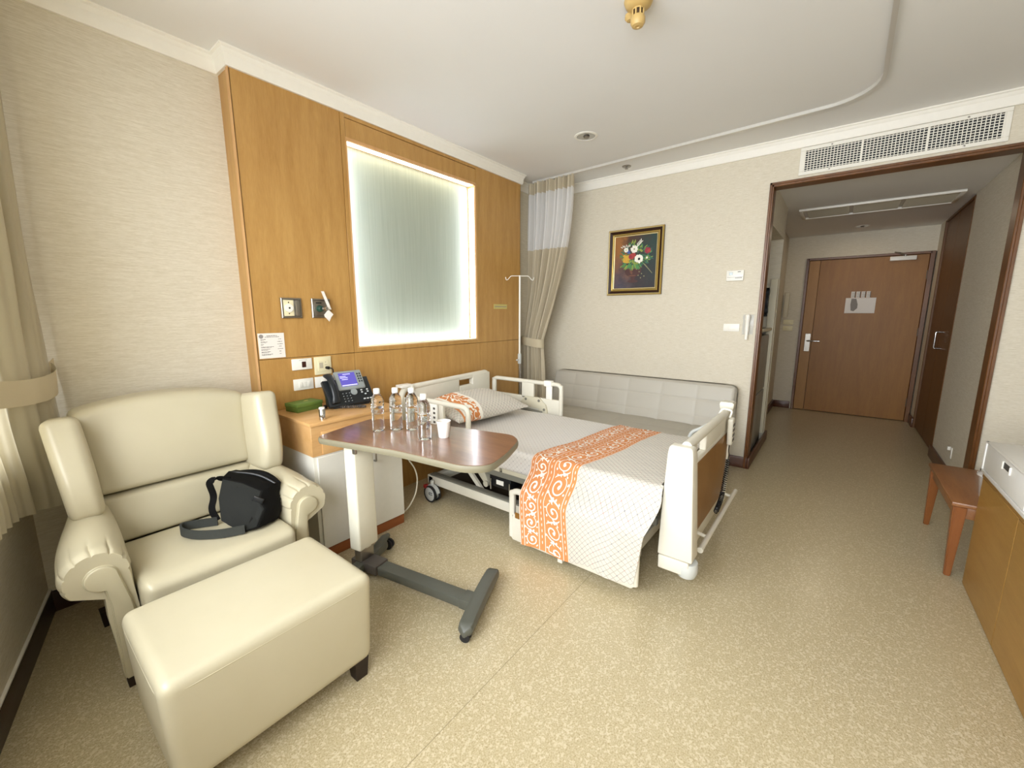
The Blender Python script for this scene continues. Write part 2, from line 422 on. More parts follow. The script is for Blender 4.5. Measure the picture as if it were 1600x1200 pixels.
def smooth(a, b, x): x = max(0, min(1, (x - a) / (b - a))); return x * x * (3 - 2 * x)
def lerp(a, b, t): return a + (b - a) * t

# ================================================================ SETTING
YA, YW, XB, XD, YC, YR = 2.777, 2.636, 4.12, 7.26, 0.53, -0.84
ZC, ZH = 2.73, 2.43
YS = -1.24
# slanted window wall line: from P0 (corner at wall_left) towards the camera's back
P0 = Vector((0.045, YA + 0.0, 0)); WD = Vector((-0.2243, -0.9745, 0)); WN = Vector((0.9745, -0.2243, 0)); WL = 4.15
def wp(s, off, z): v = P0 + WD * s + WN * off; return Vector((v.x, v.y, z))
def wbox(bm, s0, s1, o0, o1, z0, z1, mi=0, bev=0):
    M = Matrix(((WD.x, WN.x, 0, P0.x), (WD.y, WN.y, 0, P0.y), (0, 0, 1, 0), (0, 0, 0, 1)))
    box(bm, s0, s1, o0, o1, z0, z1, bev, mi=mi, M=M)
struct('floor', box(nb(), -1.6, 7.5, -1.5, 3.0, -0.08, 0), 'vinyl_floor')
struct('ceiling', box(nb(), -1.1, XB + 0.02, -1.5, 3.0, ZC, ZC + 0.08), 'ceiling_paint')
bm = nb(); box(bm, XB + 0.10, 7.5, -1.0, 1.3, ZH, ZH + 0.08)
struct('ceiling_corridor', bm, 'ceiling_paint')
bm = nb(); box(bm, -0.3, 1.62, YA, YA + 0.12, 0, ZC); box(bm, 2.86, 4.2, YA, YA + 0.12, 0, ZC); box(bm, 1.62, 2.86, YA, YA + 0.12, 0, 1.137); box(bm, 1.62, 2.86, YA, YA + 0.12, 2.501, ZC)
struct('wall_left', bm, 'wallpaper')
bm = nb(); box(bm, XB, XB + 0.10, YC, YA, 0, ZC); box(bm, XB, XB + 0.10, -0.82, YC, 2.41, ZC); box(bm, XB, XB + 0.10, YS - 0.1, -0.82, 0, ZC)
struct('wall_far', bm, 'wallpaper')
struct('wall_right', box(nb(), -1.6, XB + 0.1, YS - 0.1, YS, 0, ZC), 'wallpaper')
# corridor walls
bm = nb(); box(bm, 5.15, 5.24, YC, 1.2, 0, ZH); box(bm, XB + 0.1, 4.22, YC, 1.2, 0, ZH); box(bm, 4.22, 5.15, 1.10, 1.2, 0, ZH); box(bm, 5.24, XD, 0.68, 0.78, 0, ZH); box(bm, 4.22, 5.15, YC, 1.1, 2.12, ZH)
struct('wall_corridor_left', bm, 'wallpaper')
bm = nb(); box(bm, XB + 0.1, 5.62, YR - 0.12, YR, 0, ZH); box(bm, 5.62, 6.92, YR - 0.16, YR - 0.04, 0, ZH); box(bm, 6.92, XD, YR - 0.12, YR, 0, ZH)
struct('wall_corridor_right', bm, 'wallpaper')
bm = nb(); box(bm, XD, XD + 0.1, 0.43, 0.78, 0, ZH); box(bm, XD, XD + 0.1, YR, 0.43, 2.125, ZH); box(bm, XD, XD + 0.1, -0.96, YR, 0, ZH); box(bm, XD + 0.055, XD + 0.1, YR, 0.43, 0, 2.125)  # last box: added unseen panel that blocks sky light at the door gaps
struct('wall_end', bm, 'wallpaper')
# window wall (slanted)
ws0, ws1, wz0, wz1 = 0.26, 3.75, 0.80, 2.40
bm = nb(); wbox(bm, -0.1, ws0, -0.14, 0, 0, ZC); wbox(bm, ws1, WL + 0.3, -0.14, 0, 0, ZC); wbox(bm, ws0, ws1, -0.14, 0, 0, wz0); wbox(bm, ws0, ws1, -0.14, 0, wz1, ZC)
struct('wall_window', bm, 'wallpaper')
bm = nb(); wbox(bm, ws0, ws1, -0.12, -0.06, wz0, wz0 + 0.05); wbox(bm, ws0, ws1, -0.12, -0.06, wz1 - 0.05, wz1)
for s in (ws0, ws0 + 1.05, ws0 + 2.1, ws1 - 0.05): wbox(bm, s, s + 0.05, -0.12, -0.06, wz0, wz1)
w2 = struct('window_2', bm, 'white_trim')
bm = nb(); wbox(bm, ws0 + 0.02, ws1 - 0.02, -0.094, -0.088, wz0 + 0.02, wz1 - 0.02); g = obj('window_pane', bm, 'clear_glass'); g.parent = w2
# baseboards
bm = nb(); wbox(bm, 0, WL, 0, 0.012, 0, 0.105, bev=0.002); struct('baseboard_window', bm, 'shaded_baseboard')
bm = nb(); wbox(bm, 0, WL, 0.0, 0.010, 0.106, 0.112); struct('trim_7', bm, 'white_trim')
struct('baseboard_left', box(nb(), 0.05, 0.98, YA - 0.02, YA, 0, 0.10, 0.003), 'shaded_baseboard')
bm = nb(); box(bm, XB - 0.02, XB, YC, YA - 0.01, 0, 0.10, 0.003); box(bm, XB - 0.02, XB, YS, -0.82, 0, 0.10, 0.003)
struct('baseboard_far', bm, 'baseboard_wood')
bm = nb(); box(bm, XB - 0.02, 5.24, YC - 0.02, YC - 0.0005, 0, 0.10, 0.003); box(bm, 5.24, 5.26, YC - 0.02, 0.66, 0, 0.10, 0.003); box(bm, 6.3, XD, 0.66, 0.68, 0, 0.10, 0.003); box(bm, XD - 0.02, XD, 0.46, 0.68, 0, 0.10, 0.003)
struct('baseboard_corridor_left', bm, 'baseboard_wood')
bm = nb(); box(bm, XB + 0.1, 5.62, YR, YR + 0.02, 0, 0.11, 0.003); box(bm, 6.92, XD, YR, YR + 0.02, 0, 0.11, 0.003)
struct('baseboard_corridor_right', bm, 'baseboard_wood')
# crown moulding swept round the room
def crown(name, path, closed=False):
    prof = [(0.0, ZC - 0.088), (0.014, ZC - 0.088), (0.018, ZC - 0.080), (0.024, ZC - 0.034), (0.030, ZC - 0.026), (0.034, ZC - 0.014), (0.044, ZC - 0.008), (0.044, ZC), (0.0, ZC)]
    P = [Vector((x, y)) for x, y in path]; rings = []
    for off, z in prof: pass
    for i, p in enumerate(P):
        ds = []
        if i > 0: ds.append((p - P[i - 1]).normalized())
        if i < len(P) - 1: ds.append((P[i + 1] - p).normalized())
        ns = [Vector((d.y, -d.x)) for d in ds]   # room side is on the right of the path
        if len(ns) == 2: m = (ns[0] + ns[1]); m = m / (1 + ns[0].dot(ns[1]))
        else: m = ns[0]
        rings.append([(p.x + m.x * o, p.y + m.y * o, z) for o, z in prof])
    return struct(name, loft(nb(), rings), 'white_trim', angle=20)
crown('trim_1', [(0.04, YA), (0.98, YA), (0.98, YW), (3.51, YW), (3.51, YA), (XB, YA), (XB, YS), (-1.0, YS)])
# wood panelling with joints and a niche opening
nx0, nx1, nz0, nz1 = 1.625, 2.855, 1.142, 2.496
fx0, fx1 = 1.594, 2.888; zj = 1.112; ZP = ZC - 0.03
bm = nb()
box(bm, 0.984, 3.506, YW + 0.012, YA, 0, nz0 - 0.02, mi=1); box(bm, 0.984, nx0 - 0.004, YW + 0.012, YA, nz0 - 0.02, ZP, mi=1); box(bm, nx1 + 0.004, 3.506, YW + 0.012, YA, nz0 - 0.02, ZP, mi=1); box(bm, nx0 - 0.004, nx1 + 0.004, YW + 0.012, YA, nz1 + 0.01, ZP, mi=1)
g = 0.0015
for x0, x1, z0, z1 in ((0.98, fx0 - g, zj + g, ZP), (0.98, fx0 - g, 0, zj - g), (fx0 + g, fx1 - g, 0, zj - g), (fx1 + g, 3.51, zj + g, ZP), (fx1 + g, 3.51, 0, zj - g)):
    box(bm, x0, x1, YW, YW + 0.0125, z0, z1, 0.0008, 1)
# end return and left light edge
box(bm, 0.98, 0.984, YW, YA, 0, ZP); box(bm, 3.506, 3.51, YW, YA, 0, ZP)
# niche surround: stiles, sill band, header panel
box(bm, fx0 + g, nx0, YW - 0.004, YW + 0.0125, zj + g, ZP, 0.001, 1, mi=0); box(bm, nx1, fx1 - g, YW - 0.004, YW + 0.0125, zj + g, ZP, 0.001, 1)
box(bm, nx0, nx1, YW - 0.004, YW + 0.0125, zj + g, nz0, 0.001, 1)
box(bm, nx0 + 0.002, nx1 - 0.002, YW - 0.001, YW + 0.0125, nz1, 2.618, 0.001, 1); box(bm, nx0 + 0.002, nx1 - 0.002, YW - 0.004, YW + 0.0125, 2.621, ZP, 0.001, 1)
struct('wall_panelling', bm, ['panel_wood', 'wall_gap'])
bm = nb(); box(bm, 0.9735, 0.9795, YW - 0.006, YW + 0.02, 0, ZP - 0.05, 0.001, 1); struct('trim_2', bm, 'panel_wood_light')
# window_1: lit frosted niche
bm = nb(); d1 = YA - 0.008; fr = 0.012
box(bm, nx0 - 0.004, nx0 + 0.004, YW - 0.002, d1, nz0, nz1); box(bm, nx1 - 0.004, nx1 + 0.004, YW - 0.002, d1, nz0, nz1)
box(bm, nx0, nx1, YW - 0.002, d1, nz1, nz1 + 0.01); box(bm, nx0, nx1, YW - 0.002, d1, nz0 - 0.01, nz0 + 0.004)
for a, b_ in ((YW - 0.006, YW + 0.012), (YW + 0.076, YW + 0.09)):
    box(bm, nx1 - 0.014, nx1 + 0.004, a, b_, nz0, nz1, 0.002, 1); box(bm, nx0 - 0.002, nx0 + 0.008, a, b_, nz0, nz1, 0.002, 1); box(bm, nx0, nx1, a, b_, nz1 - 0.012, nz1 + 0.004, 0.002, 1)
win1 = struct('window_1', bm, 'panel_wood_light')
yg = YW + 0.095
p = part('lamp_and_reveal_glow', box(nb(), nx0 + 0.01, nx1 - 0.016, YW + 0.013, YW + 0.076, nz1 - 0.010, nz1 - 0.002), 'lamp_warm', win1, label='glowing warm strip along the top of the niche')
p = part('lamp_and_reveal_glow', box(nb(), nx1 - 0.012, nx1 - 0.0045, YW + 0.014, YW + 0.074, nz0 + 0.02, nz1 - 0.03), 'reveal_glow', win1, label='right side reveal of the niche with an added glow')  # reveal made to glow in place of reflected daylight, no lamp here
p = part('lamp_and_reveal_glow', box(nb(), nx0 + 0.0045, nx0 + 0.010, YW + 0.014, YW + 0.074, nz0 + 0.02, nz1 - 0.03), 'reveal_glow', win1)  # unseen left reveal, glow added to throw light towards the far wall
p = part('sill', box(nb(), nx0 + 0.004, nx1 - 0.004, YW + 0.0, yg - 0.001, nz0 + 0.004, nz0 + 0.012, 0.002, 1), 'cream_plastic', win1)
p = part('frosted_pane', box(nb(), nx0 + 0.005, nx1 - 0.005, yg, yg + 0.006, nz0 + 0.005, nz1 - 0.003), 'frosted_glass', win1)
# light cavity behind the pane (wall is pierced there)
bm = nb(); c0, c1 = yg + 0.007, yg + 0.145
box(bm, nx0, nx1, c1, c1 + 0.01, nz0, nz1); p = part('backing', bm, 'niche_white', win1)
for k, (q, mm) in enumerate((((nx0 + 0.03, nz0 + .05, nx0 + 0.03, nz1 - .05), 'tube_cool'), ((nx1 - 0.03, nz0 + .05, nx1 - 0.03, nz1 - .05), 'tube_cool'), ((nx0 + .05, nz1 - 0.03, nx1 - .05, nz1 - 0.03), 'lamp_warm'), ((nx0 + .05, nz0 + 0.03, nx1 - .05, nz0 + 0.03), 'tube_cool'))):
    yy = yg + 0.05
    part('lamp_tube', tube(nb(), [(q[0], yy, q[1]), (q[2], yy, q[3])], 0.010, 8), mm, win1)

# opening casing and entrance door
bm = nb()
box(bm, XB - 0.014, XB + 0.115, YC - 0.004, YC + 0.022, 0.0, 2.41, 0.003, 1); box(bm, XB - 0.014, XB + 0.115, YR + 0.008, YR + 0.034, 0.0, 2.41, 0.003, 1); box(bm, XB - 0.014, XB + 0.115, YR + 0.008, YC + 0.022, 2.385, 2.412, 0.003, 1)
box(bm, XB - 0.022, XB - 0.012, YC + 0.008, YC + 0.026, 0.0, 2.418, 0.003, 1); box(bm, XB - 0.022, XB - 0.012, YR + 0.004, YR + 0.022, 0.0, 2.418, 0.003, 1); box(bm, XB - 0.022, XB - 0.012, YR + 0.004, YC + 0.026, 2.40, 2.418, 0.003, 1)
struct('trim_3', bm, 'trim_wood')
bm = nb(); box(bm, XD - 0.03, XD + 0.05, 0.412, 0.445, 0, 2.13, 0.003, 1); box(bm, XD - 0.03, XD + 0.05, -0.83, -0.785, 0, 2.13, 0.003, 1); box(bm, XD - 0.03, XD + 0.05, -0.80, 0.43, 2.10, 2.13, 0.003, 1)
struct('trim_4', bm, 'trim_wood')
bm = nb(); box(bm, XD - 0.008, XD + 0.035, -0.783, 0.285, 0.008, 2.098, 0.002, 1)
d1_ = struct('door_1', bm, 'door_wood')
part('stile', box(nb(), XD - 0.009, XD + 0.035, 0.289, 0.410, 0.008, 2.098, 0.002, 1), 'door_wood_light', d1_, label='paler wood strip on the latch side')
bm = nb(); box(bm, XD - 0.018, XD - 0.009, 0.30, 0.365, 0.85, 1.10, 0.003, 1); lathe(bm, [(0, -0.012), (0.013, -0.012), (0.013, 0.0), (0, 0.0)], (XD - 0.018, 0.333, 0.90), 12, 'x')
lp = part('lock_plate', bm, 'steel', d1_)
bm = nb(); tube(bm, rounded_path([(XD - 0.016, 0.335, 1.0), (XD - 0.065, 0.335, 1.0), (XD - 0.065, 0.19, 1.0)], 0.015), 0.010, 10); part('door_handle', bm, 'chrome', lp)
bm = nb(); box(bm, XD - 0.06, XD - 0.009, -0.665, -0.42, 2.035, 2.085, 0.004); cl = part('door_closer', bm, 'white_plastic', d1_)
bm = nb(); tube(bm, [(XD - 0.05, -0.56, 2.09), (XD - 0.09, -0.50, 2.125), (XD - 0.03, -0.46, 2.14)], 0.008, 8); tube(bm, [(XD - 0.05, -0.56, 2.08), (XD - 0.05, -0.56, 2.10)], 0.013, 10); part('closer_arm', bm, 'steel', cl)
for z in (0.25, 1.15, 1.85):
    part('hinge', tube(nb(), [(XD - 0.012, -0.786, z - 0.05), (XD - 0.012, -0.786, z + 0.05)], 0.009, 8), 'steel', d1_)
# wardrobe door in the corridor
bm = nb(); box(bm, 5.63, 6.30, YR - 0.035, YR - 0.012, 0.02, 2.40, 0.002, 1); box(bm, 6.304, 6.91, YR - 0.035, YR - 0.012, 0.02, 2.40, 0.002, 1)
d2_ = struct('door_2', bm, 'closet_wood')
bm = nb(); tube(bm, rounded_path([(6.16, YR - 0.014, 1.19), (6.16, YR + 0.035, 1.19), (6.16, YR + 0.035, 1.02), (6.16, YR - 0.014, 1.02)], 0.012), 0.009, 10); part('door_handle', bm, 'chrome', d2_, label='bright U shaped pull')
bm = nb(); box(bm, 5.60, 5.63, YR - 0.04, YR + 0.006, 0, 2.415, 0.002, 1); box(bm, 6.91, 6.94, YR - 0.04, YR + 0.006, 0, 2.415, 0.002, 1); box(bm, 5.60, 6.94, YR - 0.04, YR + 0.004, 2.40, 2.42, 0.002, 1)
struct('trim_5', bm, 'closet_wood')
# bathroom door on the corridor's left
struct('door_3', box(nb(), 5.45, 6.25, 0.665, 0.69, 0.01, 2.05, 0.002, 1), 'bathroom_door')

# ceiling and corridor fittings
ap = thing('ac_access_panel', 'long pale metal grille panel set in the corridor ceiling', 'vent', (5.62, -0.12, ZH))
bm = nb(); a0, a1, b0, b1 = 5.36, 5.86, -0.745, 0.445
box(bm, a0, a0 + 0.03, b0, b1, ZH - 0.02, ZH - 0.0005, 0.003); box(bm, a1 - 0.03, a1, b0, b1, ZH - 0.02, ZH - 0.0005, 0.003); box(bm, a0 + 0.03, a1 - 0.03, b0, b0 + 0.03, ZH - 0.02, ZH - 0.0005, 0.003); box(bm, a0 + 0.03, a1 - 0.03, b1 - 0.03, b1, ZH - 0.02, ZH - 0.0005, 0.003)
fr_ = part('frame', bm, 'white_trim', ap)
for k in range(3):
    y0 = b0 + 0.03 + k * (b1 - b0 - 0.06) / 3; y1 = y0 + (b1 - b0 - 0.06) / 3 - 0.03
    bm = nb(); box(bm, a0 + 0.03, a1 - 0.03, y0, y1, ZH - 0.008, ZH - 0.001)
    for q in range(14): xx = a0 + 0.045 + q * 0.031; box(bm, xx, xx + 0.012, y0, y1, ZH - 0.014, ZH - 0.007)
    part('grille', bm, 'ac_panel', ap)
av = thing('air_vent', 'long white wall grille above the corridor opening', 'vent', (XB, -0.17, 2.44))
vy0, vy1, vz0, vz1 = -0.712, 0.372, 2.440, 2.640
bm = nb(); bw = 0.026
for q in ((vy0, vy1, vz0, vz0 + bw), (vy0, vy1, vz1 - bw, vz1), (vy0, vy0 + bw * 1.1, vz0 + bw, vz1 - bw), (vy1 - bw * 1.1, vy1, vz0 + bw, vz1 - bw)): box(bm, XB - 0.012, XB, q[0], q[1], q[2], q[3], 0.002, 1)
part('frame', bm, 'vent_white', av)
part('shade_backing', box(nb(), XB - 0.003, XB - 0.001, vy0 + bw, vy1 - bw, vz0 + bw, vz1 - bw), 'vent_dark', av, label='dark sheet painting in the shade behind the slats')  # flat dark sheet on the wall, shade of the hollow put into its colour
L = (vy1 - vy0 - 2.2 * bw) / 3
for k in range(3):
    y0 = vy0 + 1.1 * bw + k * L + 0.004; y1 = y0 + L - 0.008; bm = nb()
    for q in range(18): yy = y0 + q * (y1 - y0) / 17; box(bm, XB - 0.010, XB - 0.0035, yy - 0.0022, yy + 0.0022, vz0 + bw, vz1 - bw)
    for q in range(9): zz = vz0 + bw + (q + 0.5) * (vz1 - vz0 - 2 * bw) / 9; box(bm, XB - 0.008, XB - 0.003, y0, y1, zz - 0.0022, zz + 0.0022)
    box(bm, XB - 0.011, XB - 0.003, y0 - 0.004, y0, vz0 + bw, vz1 - bw); box(bm, XB - 0.011, XB - 0.003, y1, y1 + 0.004, vz0 + bw, vz1 - bw)
    part('grille', bm, 'vent_white', av)
for sy in (0.18, -0.52):
    for zz in (vz0 + 0.014, vz1 - 0.014): part('screw', lathe(nb(), [(0, -0.003), (0.006, -0.002), (0.006, 0.0)], (XB - 0.0115, sy, zz), 8, 'x'), 'steel', av)
# curtain track
pts = [(3.76, 2.66), (3.745, 2.15), (3.645, 0.22)]
arc = [(3.645 - 0.30 + 0.30 * cos(a), 0.22 - 0.28 * sin(a)) for a in [i * pi / 2 / 8 for i in range(1, 9)]]
path = [(x, y, ZC - 0.010) for x, y in pts + arc + [(2.0, -0.045), (0.9, -0.04)]]
bm = nb(); rings = []
for i, p in enumerate(path):
    p = Vector(p); d = (Vector(path[min(i + 1, len(path) - 1)]) - Vector(path[max(i - 1, 0)])).normalized(); s_ = Vector((d.y, -d.x, 0))
    rings.append([p + s_ * a + Vector((0, 0, b_)) for a, b_ in ((-0.011, -0.010), (0.011, -0.010), (0.011, 0.010), (-0.011, 0.010))])
loft(bm, rings); tag(obj('curtain_track', bm, 'track_metal', angle=30), 'thin metal ceiling track with a rounded corner above the bed', 'curtain track')
# downlights
def downlight(x, y, z, r, label, grp=None):
    t_ = thing('downlight', label, 'ceiling light', (x, y, z), grp)
    part('trim_ring', lathe(nb(), [(r * 0.80, -0.001), (r * 0.82, -0.006), (r, -0.004), (r * 1.02, -0.0005), (r * 0.9, -0.0005)], (x, y, z), 28, ring=True), 'white_plastic', t_)
    part('reflector', lathe(nb(), [(r * 0.80, -0.003), (r * 0.62, -0.0015), (r * 0.3, -0.001), (0, -0.001)], (x, y, z), 28), 'chrome', t_)
    part('bulb', lathe(nb(), [(0, -0.012), (r * 0.22, -0.011), (r * 0.28, -0.006), (r * 0.25, -0.001)], (x + r * .1, y, z), 14), 'steel', t_)
downlight(3.09, 1.69, ZC, 0.088, 'round recessed downlight with a mirror reflector above the bed')
downlight(6.80, -0.10, ZH, 0.07, 'small recessed downlight in the corridor ceiling near the door')
sp_ = thing('sprinkler', 'small round ceiling sprinkler beside the curtain track', 'sprinkler', (3.92, 1.71, ZC))
part('escutcheon', lathe(nb(), [(0.042, -0.0005), (0.038, -0.006), (0.018, -0.008), (0, -0.008)], (3.92, 1.71, ZC), 20), 'steel', sp_)
part('nozzle', lathe(nb(), [(0.008, -0.006), (0.008, -0.02), (0.016, -0.022), (0.016, -0.024), (0, -0.024)], (3.92, 1.71, ZC), 14), 'steel', sp_)
# smoke detector
sd = thing('smoke_detector', 'beige smoke detector with a slotted nose on the ceiling', 'smoke detector', (1.955, 0.83, ZC))
part('base', lathe(nb(), [(0.060, -0.0005), (0.062, -0.012), (0.055, -0.030), (0.040, -0.040), (0.028, -0.045), (0, -0.045)], (1.955, 0.83, ZC), 28), 'detector_beige', sd)
bm = nb(); lathe(bm, [(0.026, -0.040), (0.026, -0.052)], (1.955, 0.83, ZC), 24)
for k in range(8):
    a = k * pi / 4; box(bm, 1.955 + 0.024 * cos(a) - 0.003, 1.955 + 0.024 * cos(a) + 0.003, 0.83 + 0.024 * sin(a) - 0.003, 0.83 + 0.024 * sin(a) + 0.003, ZC - 0.078, ZC - 0.048)
lathe(bm, [(0, -0.074), (0.028, -0.074), (0.031, -0.080), (0.031, -0.098), (0.024, -0.110), (0.010, -0.113), (0.008, -0.108), (0, -0.107)], (1.955, 0.83, ZC), 24)
part('nose', bm, 'detector_beige', sd)
part('sensor_core', lathe(nb(), [(0.019, -0.044), (0.019, -0.076), (0, -0.076)], (1.955, 0.83, ZC), 16), 'detector_dark', sd, label='dark core behind the slots')
part('side_lens', lathe(nb(), [(0.022, -0.03), (0.023, -0.044), (0.014, -0.054), (0, -0.056)], (1.99, 0.882, ZC), 16), 'detector_beige', sd)

# ---- wall things on the far wall
pf = thing('framed_painting', 'framed painting of flowers in an urn on the far wall', 'painting', (XB, 1.66, 1.56))
py0, py1, pz0, pz1 = 1.385, 1.945, 1.565, 2.205
def frame_ring(bm, inset0, inset1, x0, x1, mi=0):
    a0, a1, b0, b1 = py0 + inset0, py1 - inset0, pz0 + inset0, pz1 - inset0; c0_, c1_, e0, e1 = py0 + inset1, py1 - inset1, pz0 + inset1, pz1 - inset1
    O = [(x0, a0, b0), (x0, a1, b0), (x0, a1, b1), (x0, a0, b1)]; I = [(x1, c0_, e0), (x1, c1_, e0), (x1, c1_, e1), (x1, c0_, e1)]
    V1 = [bm.verts.new(p) for p in O]; V2 = [bm.verts.new(p) for p in I]
    for i in range(4): f = bm.faces.new((V1[i], V1[(i + 1) % 4], V2[(i + 1) % 4], V2[i])); f.material_index = mi
bm = nb()
for a, b_, x0, x1, mi in ((0, 0, 0, 0.022, 1), (0, .010, .022, .034, 0), (.010, .016, .034, .030, 2), (.016, .040, .030, .016, 1), (.040, .048, .016, .022, 0), (.048, .056, .022, .018, 0), (.056, .060, .018, .012, 1), (.060, .072, .012, .008, 2)):
    frame_ring(bm, a, b_, XB - x0, XB - x1, mi)
part('frame', bm, ['gold', 'frame_brown', 'gold_pale'], pf, angle=20)
cy, cz = (py0 + py1) / 2, (pz0 + pz1) / 2
bm = nb(); hw, hh = (py1 - py0) / 2 - 0.068, (pz1 - pz0) / 2 - 0.068
box(bm, -0.0095, -0.002, -hw, hw, -hh, hh)
cv = part('canvas', bm, 'painting_canvas', pf); cv.matrix_parent_inverse = Matrix(); cv.location = (0, cy - 1.66, cz - 1.56)
# flowers painted as flat daubs; p,q in canvas fractions (left to right, bottom to top)
DK = ['p_white', 'p_yellow', 'p_red', 'p_crimson', 'p_blue', 'p_green', 'p_lime', 'p_dkgreen', 'p_urn', 'p_urnrim', 'p_stem', 'p_black']
bm = nb(); lay = [0]
def daub(p, q, r1, r2, ang, m, n=9):
    lay[0] += 1; x = -0.0100 - 0.00001 * lay[0]; W, H_ = 2 * hw, 2 * hh; vs = []
    for k in range(n):
        a = 2 * pi * k / n; u = r1 * cos(a); v = r2 * sin(a); uu = u * cos(ang) - v * sin(ang); vv = u * sin(ang) + v * cos(ang)
        vs.append(bm.verts.new((x, hw - p * W - uu, -hh + q * H_ + vv)))
    f = bm.faces.new(vs); f.material_index = DK.index(m)
def leaf(p, q, L_, w_, ang, m): daub(p + cos(ang) * L_ / 2 / (2 * hw), q + sin(ang) * L_ / 2 / (2 * hh), L_ / 2, w_ / 2, ang, m, 8)
random.seed(3)
daub(.47, .33, .085, .060, 0, 'p_urn', 16); daub(.47, .27, .060, .03, 0, 'p_urn', 14); daub(.47, .395, .095, .013, 0, 'p_urnrim', 14); daub(.47, .41, .075, .010, 0, 'p_urn', 12); daub(.47, .20, .022, .03, 0, 'p_urn'); daub(.47, .13, .055, .014, 0, 'p_urn', 12); daub(.45, .240, .040, .006, 0, 'p_urnrim'); daub(.42, .33, .014, .035, .3, 'p_urnrim')
for k in range(150):
    a = random.uniform(0, 2 * pi); rr = random.uniform(0.05, 1) ** 0.6
    leaf(.52 + .33 * rr * cos(a), .62 + .20 * rr * sin(a), random.uniform(.025, .055), random.uniform(.008, .016), a + random.uniform(-.7, .7), random.choice(['p_green', 'p_lime', 'p_dkgreen', 'p_dkgreen', 'p_dkgreen']))
for k in range(16): leaf(.26 + .022 * k, .47 + .02 * sin(k * 1.3), .060, .013, -2.6 + k * .11, random.choice(['p_green', 'p_green', 'p_lime']))
for k in range(9): leaf(.70 + .022 * k, .46 - .018 * k, .035, .005, -.45 - .05 * k, 'p_stem')
for a, b_ in ((.55, .36), (.62, .31), (.68, .27), (.74, .22), (.60, .24), (.66, .19)): daub(a, b_, .006, .006, 0, 'p_stem', 6)
def flower(p, q, r, m, n=6, c=None, off=0.0):
    for k in range(n): a = off + 2 * pi * (k + random.uniform(-.25, .25)) / n; daub(p + cos(a) * r * .5 / (2 * hw), q + sin(a) * r * .5 / (2 * hh), r * random.uniform(.45, .65), r * random.uniform(.28, .42), a, m)
    daub(p, q, r * .5, r * .5, 0, m)
    if c: daub(p, q, r * .22, r * .22, 0, c, 7)
for k in range(16): flower(.24 + .035 * (k % 4) + random.uniform(-.01, .01), .62 - .035 * (k // 4) + random.uniform(-.01, .01), random.uniform(.010, .018), 'p_yellow', 5)
flower(.42, .61, .030, 'p_red', 11); flower(.47, .63, .024, 'p_red', 9); flower(.39, .60, .018, 'p_crimson', 7); flower(.80, .70, .030, 'p_crimson', 12); flower(.83, .69, .018, 'p_red', 8)
for k in range(7): flower(.34 + random.uniform(-.03, .06), .70 + random.uniform(-.03, .03), .011, 'p_blue', 5)
flower(.28, .74, .024, 'p_white', 9, 'p_lime'); flower(.48, .745, .038, 'p_white', 9, 'p_stem')
for k in range(8): leaf(.54 + .014 * k, .79 + .012 * k, .030, .008, .5 + (k % 2) * 1.1, 'p_white')
for k in range(6): leaf(.20 + .03 * k, .78 + .012 * (k % 2), .028, .008, 2.6 - .3 * k, 'p_white')
for k in range(6): leaf(.40 + .02 * k, .84 + .01 * (k % 3), .035, .010, 1.2 + .2 * (k % 3), 'p_lime')
daub(.60, .555, .043, .038, 0, 'p_white', 14); flower(.60, .555, .042, 'p_white', 9); daub(.605, .552, .012, .013, 0, 'p_black', 10)
for a, b_ in ((.63, .72), (.66, .70), (.80, .58), (.78, .55), (.56, .47), (.50, .48)): daub(a, b_, .013, .011, 0, 'p_lime', 8)
daub(.79, .565, .010, .010, 0, 'p_white', 8)
fl = obj('painted_flowers', bm, DK, smooth=False); fl.parent = cv
th = thing('thermostat', 'small white thermostat with a tiny display on the far wall', 'thermostat', (XB, 0.755, 1.655))
part('casing', box(nb(), XB - 0.022, XB, 0.688, 0.822, 1.660, 1.748, 0.004), 'white_plastic', th)
part('display', box(nb(), XB - 0.0235, XB - 0.020, 0.772, 0.800, 1.708, 1.732, 0.001, 1), 'phone_silver', th)
bm = nb(); box(bm, XB - 0.0235, XB - 0.021, 0.692, 0.815, 1.690, 1.6915)
for k in range(6): box(bm, XB - 0.024, XB - 0.021, 0.700 + k * 0.009, 0.706 + k * 0.009, 1.681, 1.6865)
box(bm, XB - 0.024, XB - 0.021, 0.712, 0.735, 1.732, 1.737)
part('markings', bm, 'ink', th)
def plate(name, label, cat, x, y, z, w_, h_, mats='white_plastic', axis='x', rockers=1, grp=None):
    t_ = thing(name, label, cat, (x, y, z - h_ / 2), grp)
    if axis == 'x':
        part('plate', box(nb(), x - 0.009, x, y - w_ / 2, y + w_ / 2, z - h_ / 2, z + h_ / 2, 0.002), mats, t_)
        for k in range(rockers):
            part('rocker', box(nb(), x - 0.013, x - 0.008, y - w_ * .22 + k * w_ * .22, y - w_ * .22 + (k + 1) * w_ * .22 - .001 if rockers > 1 else y + w_ * .2, z - h_ * .28, z + h_ * .28, 0.002), mats, t_)
    return t_
plate('light_switch', 'white wall switch beside the opening under the thermostat', 'light switch', XB, 0.750, 1.258, 0.128, 0.066)
hs = thing('wall_holder', 'clear bracket holding a white stick device by the opening', 'holder', (XB, 0.618, 1.15))
part('bracket', box(nb(), XB - 0.006, XB, 0.580, 0.665, 1.20, 1.37, 0.002), 'clear_plastic', hs)
bm = nb(); lathe(bm, [(0, 0), (0.013, 0.002), (0.017, 0.12), (0.018, 0.165), (0.020, 0.17), (0.020, 0.21), (0.012, 0.218), (0, 0.218)], (XB - 0.028, 0.625, 1.155), 16)
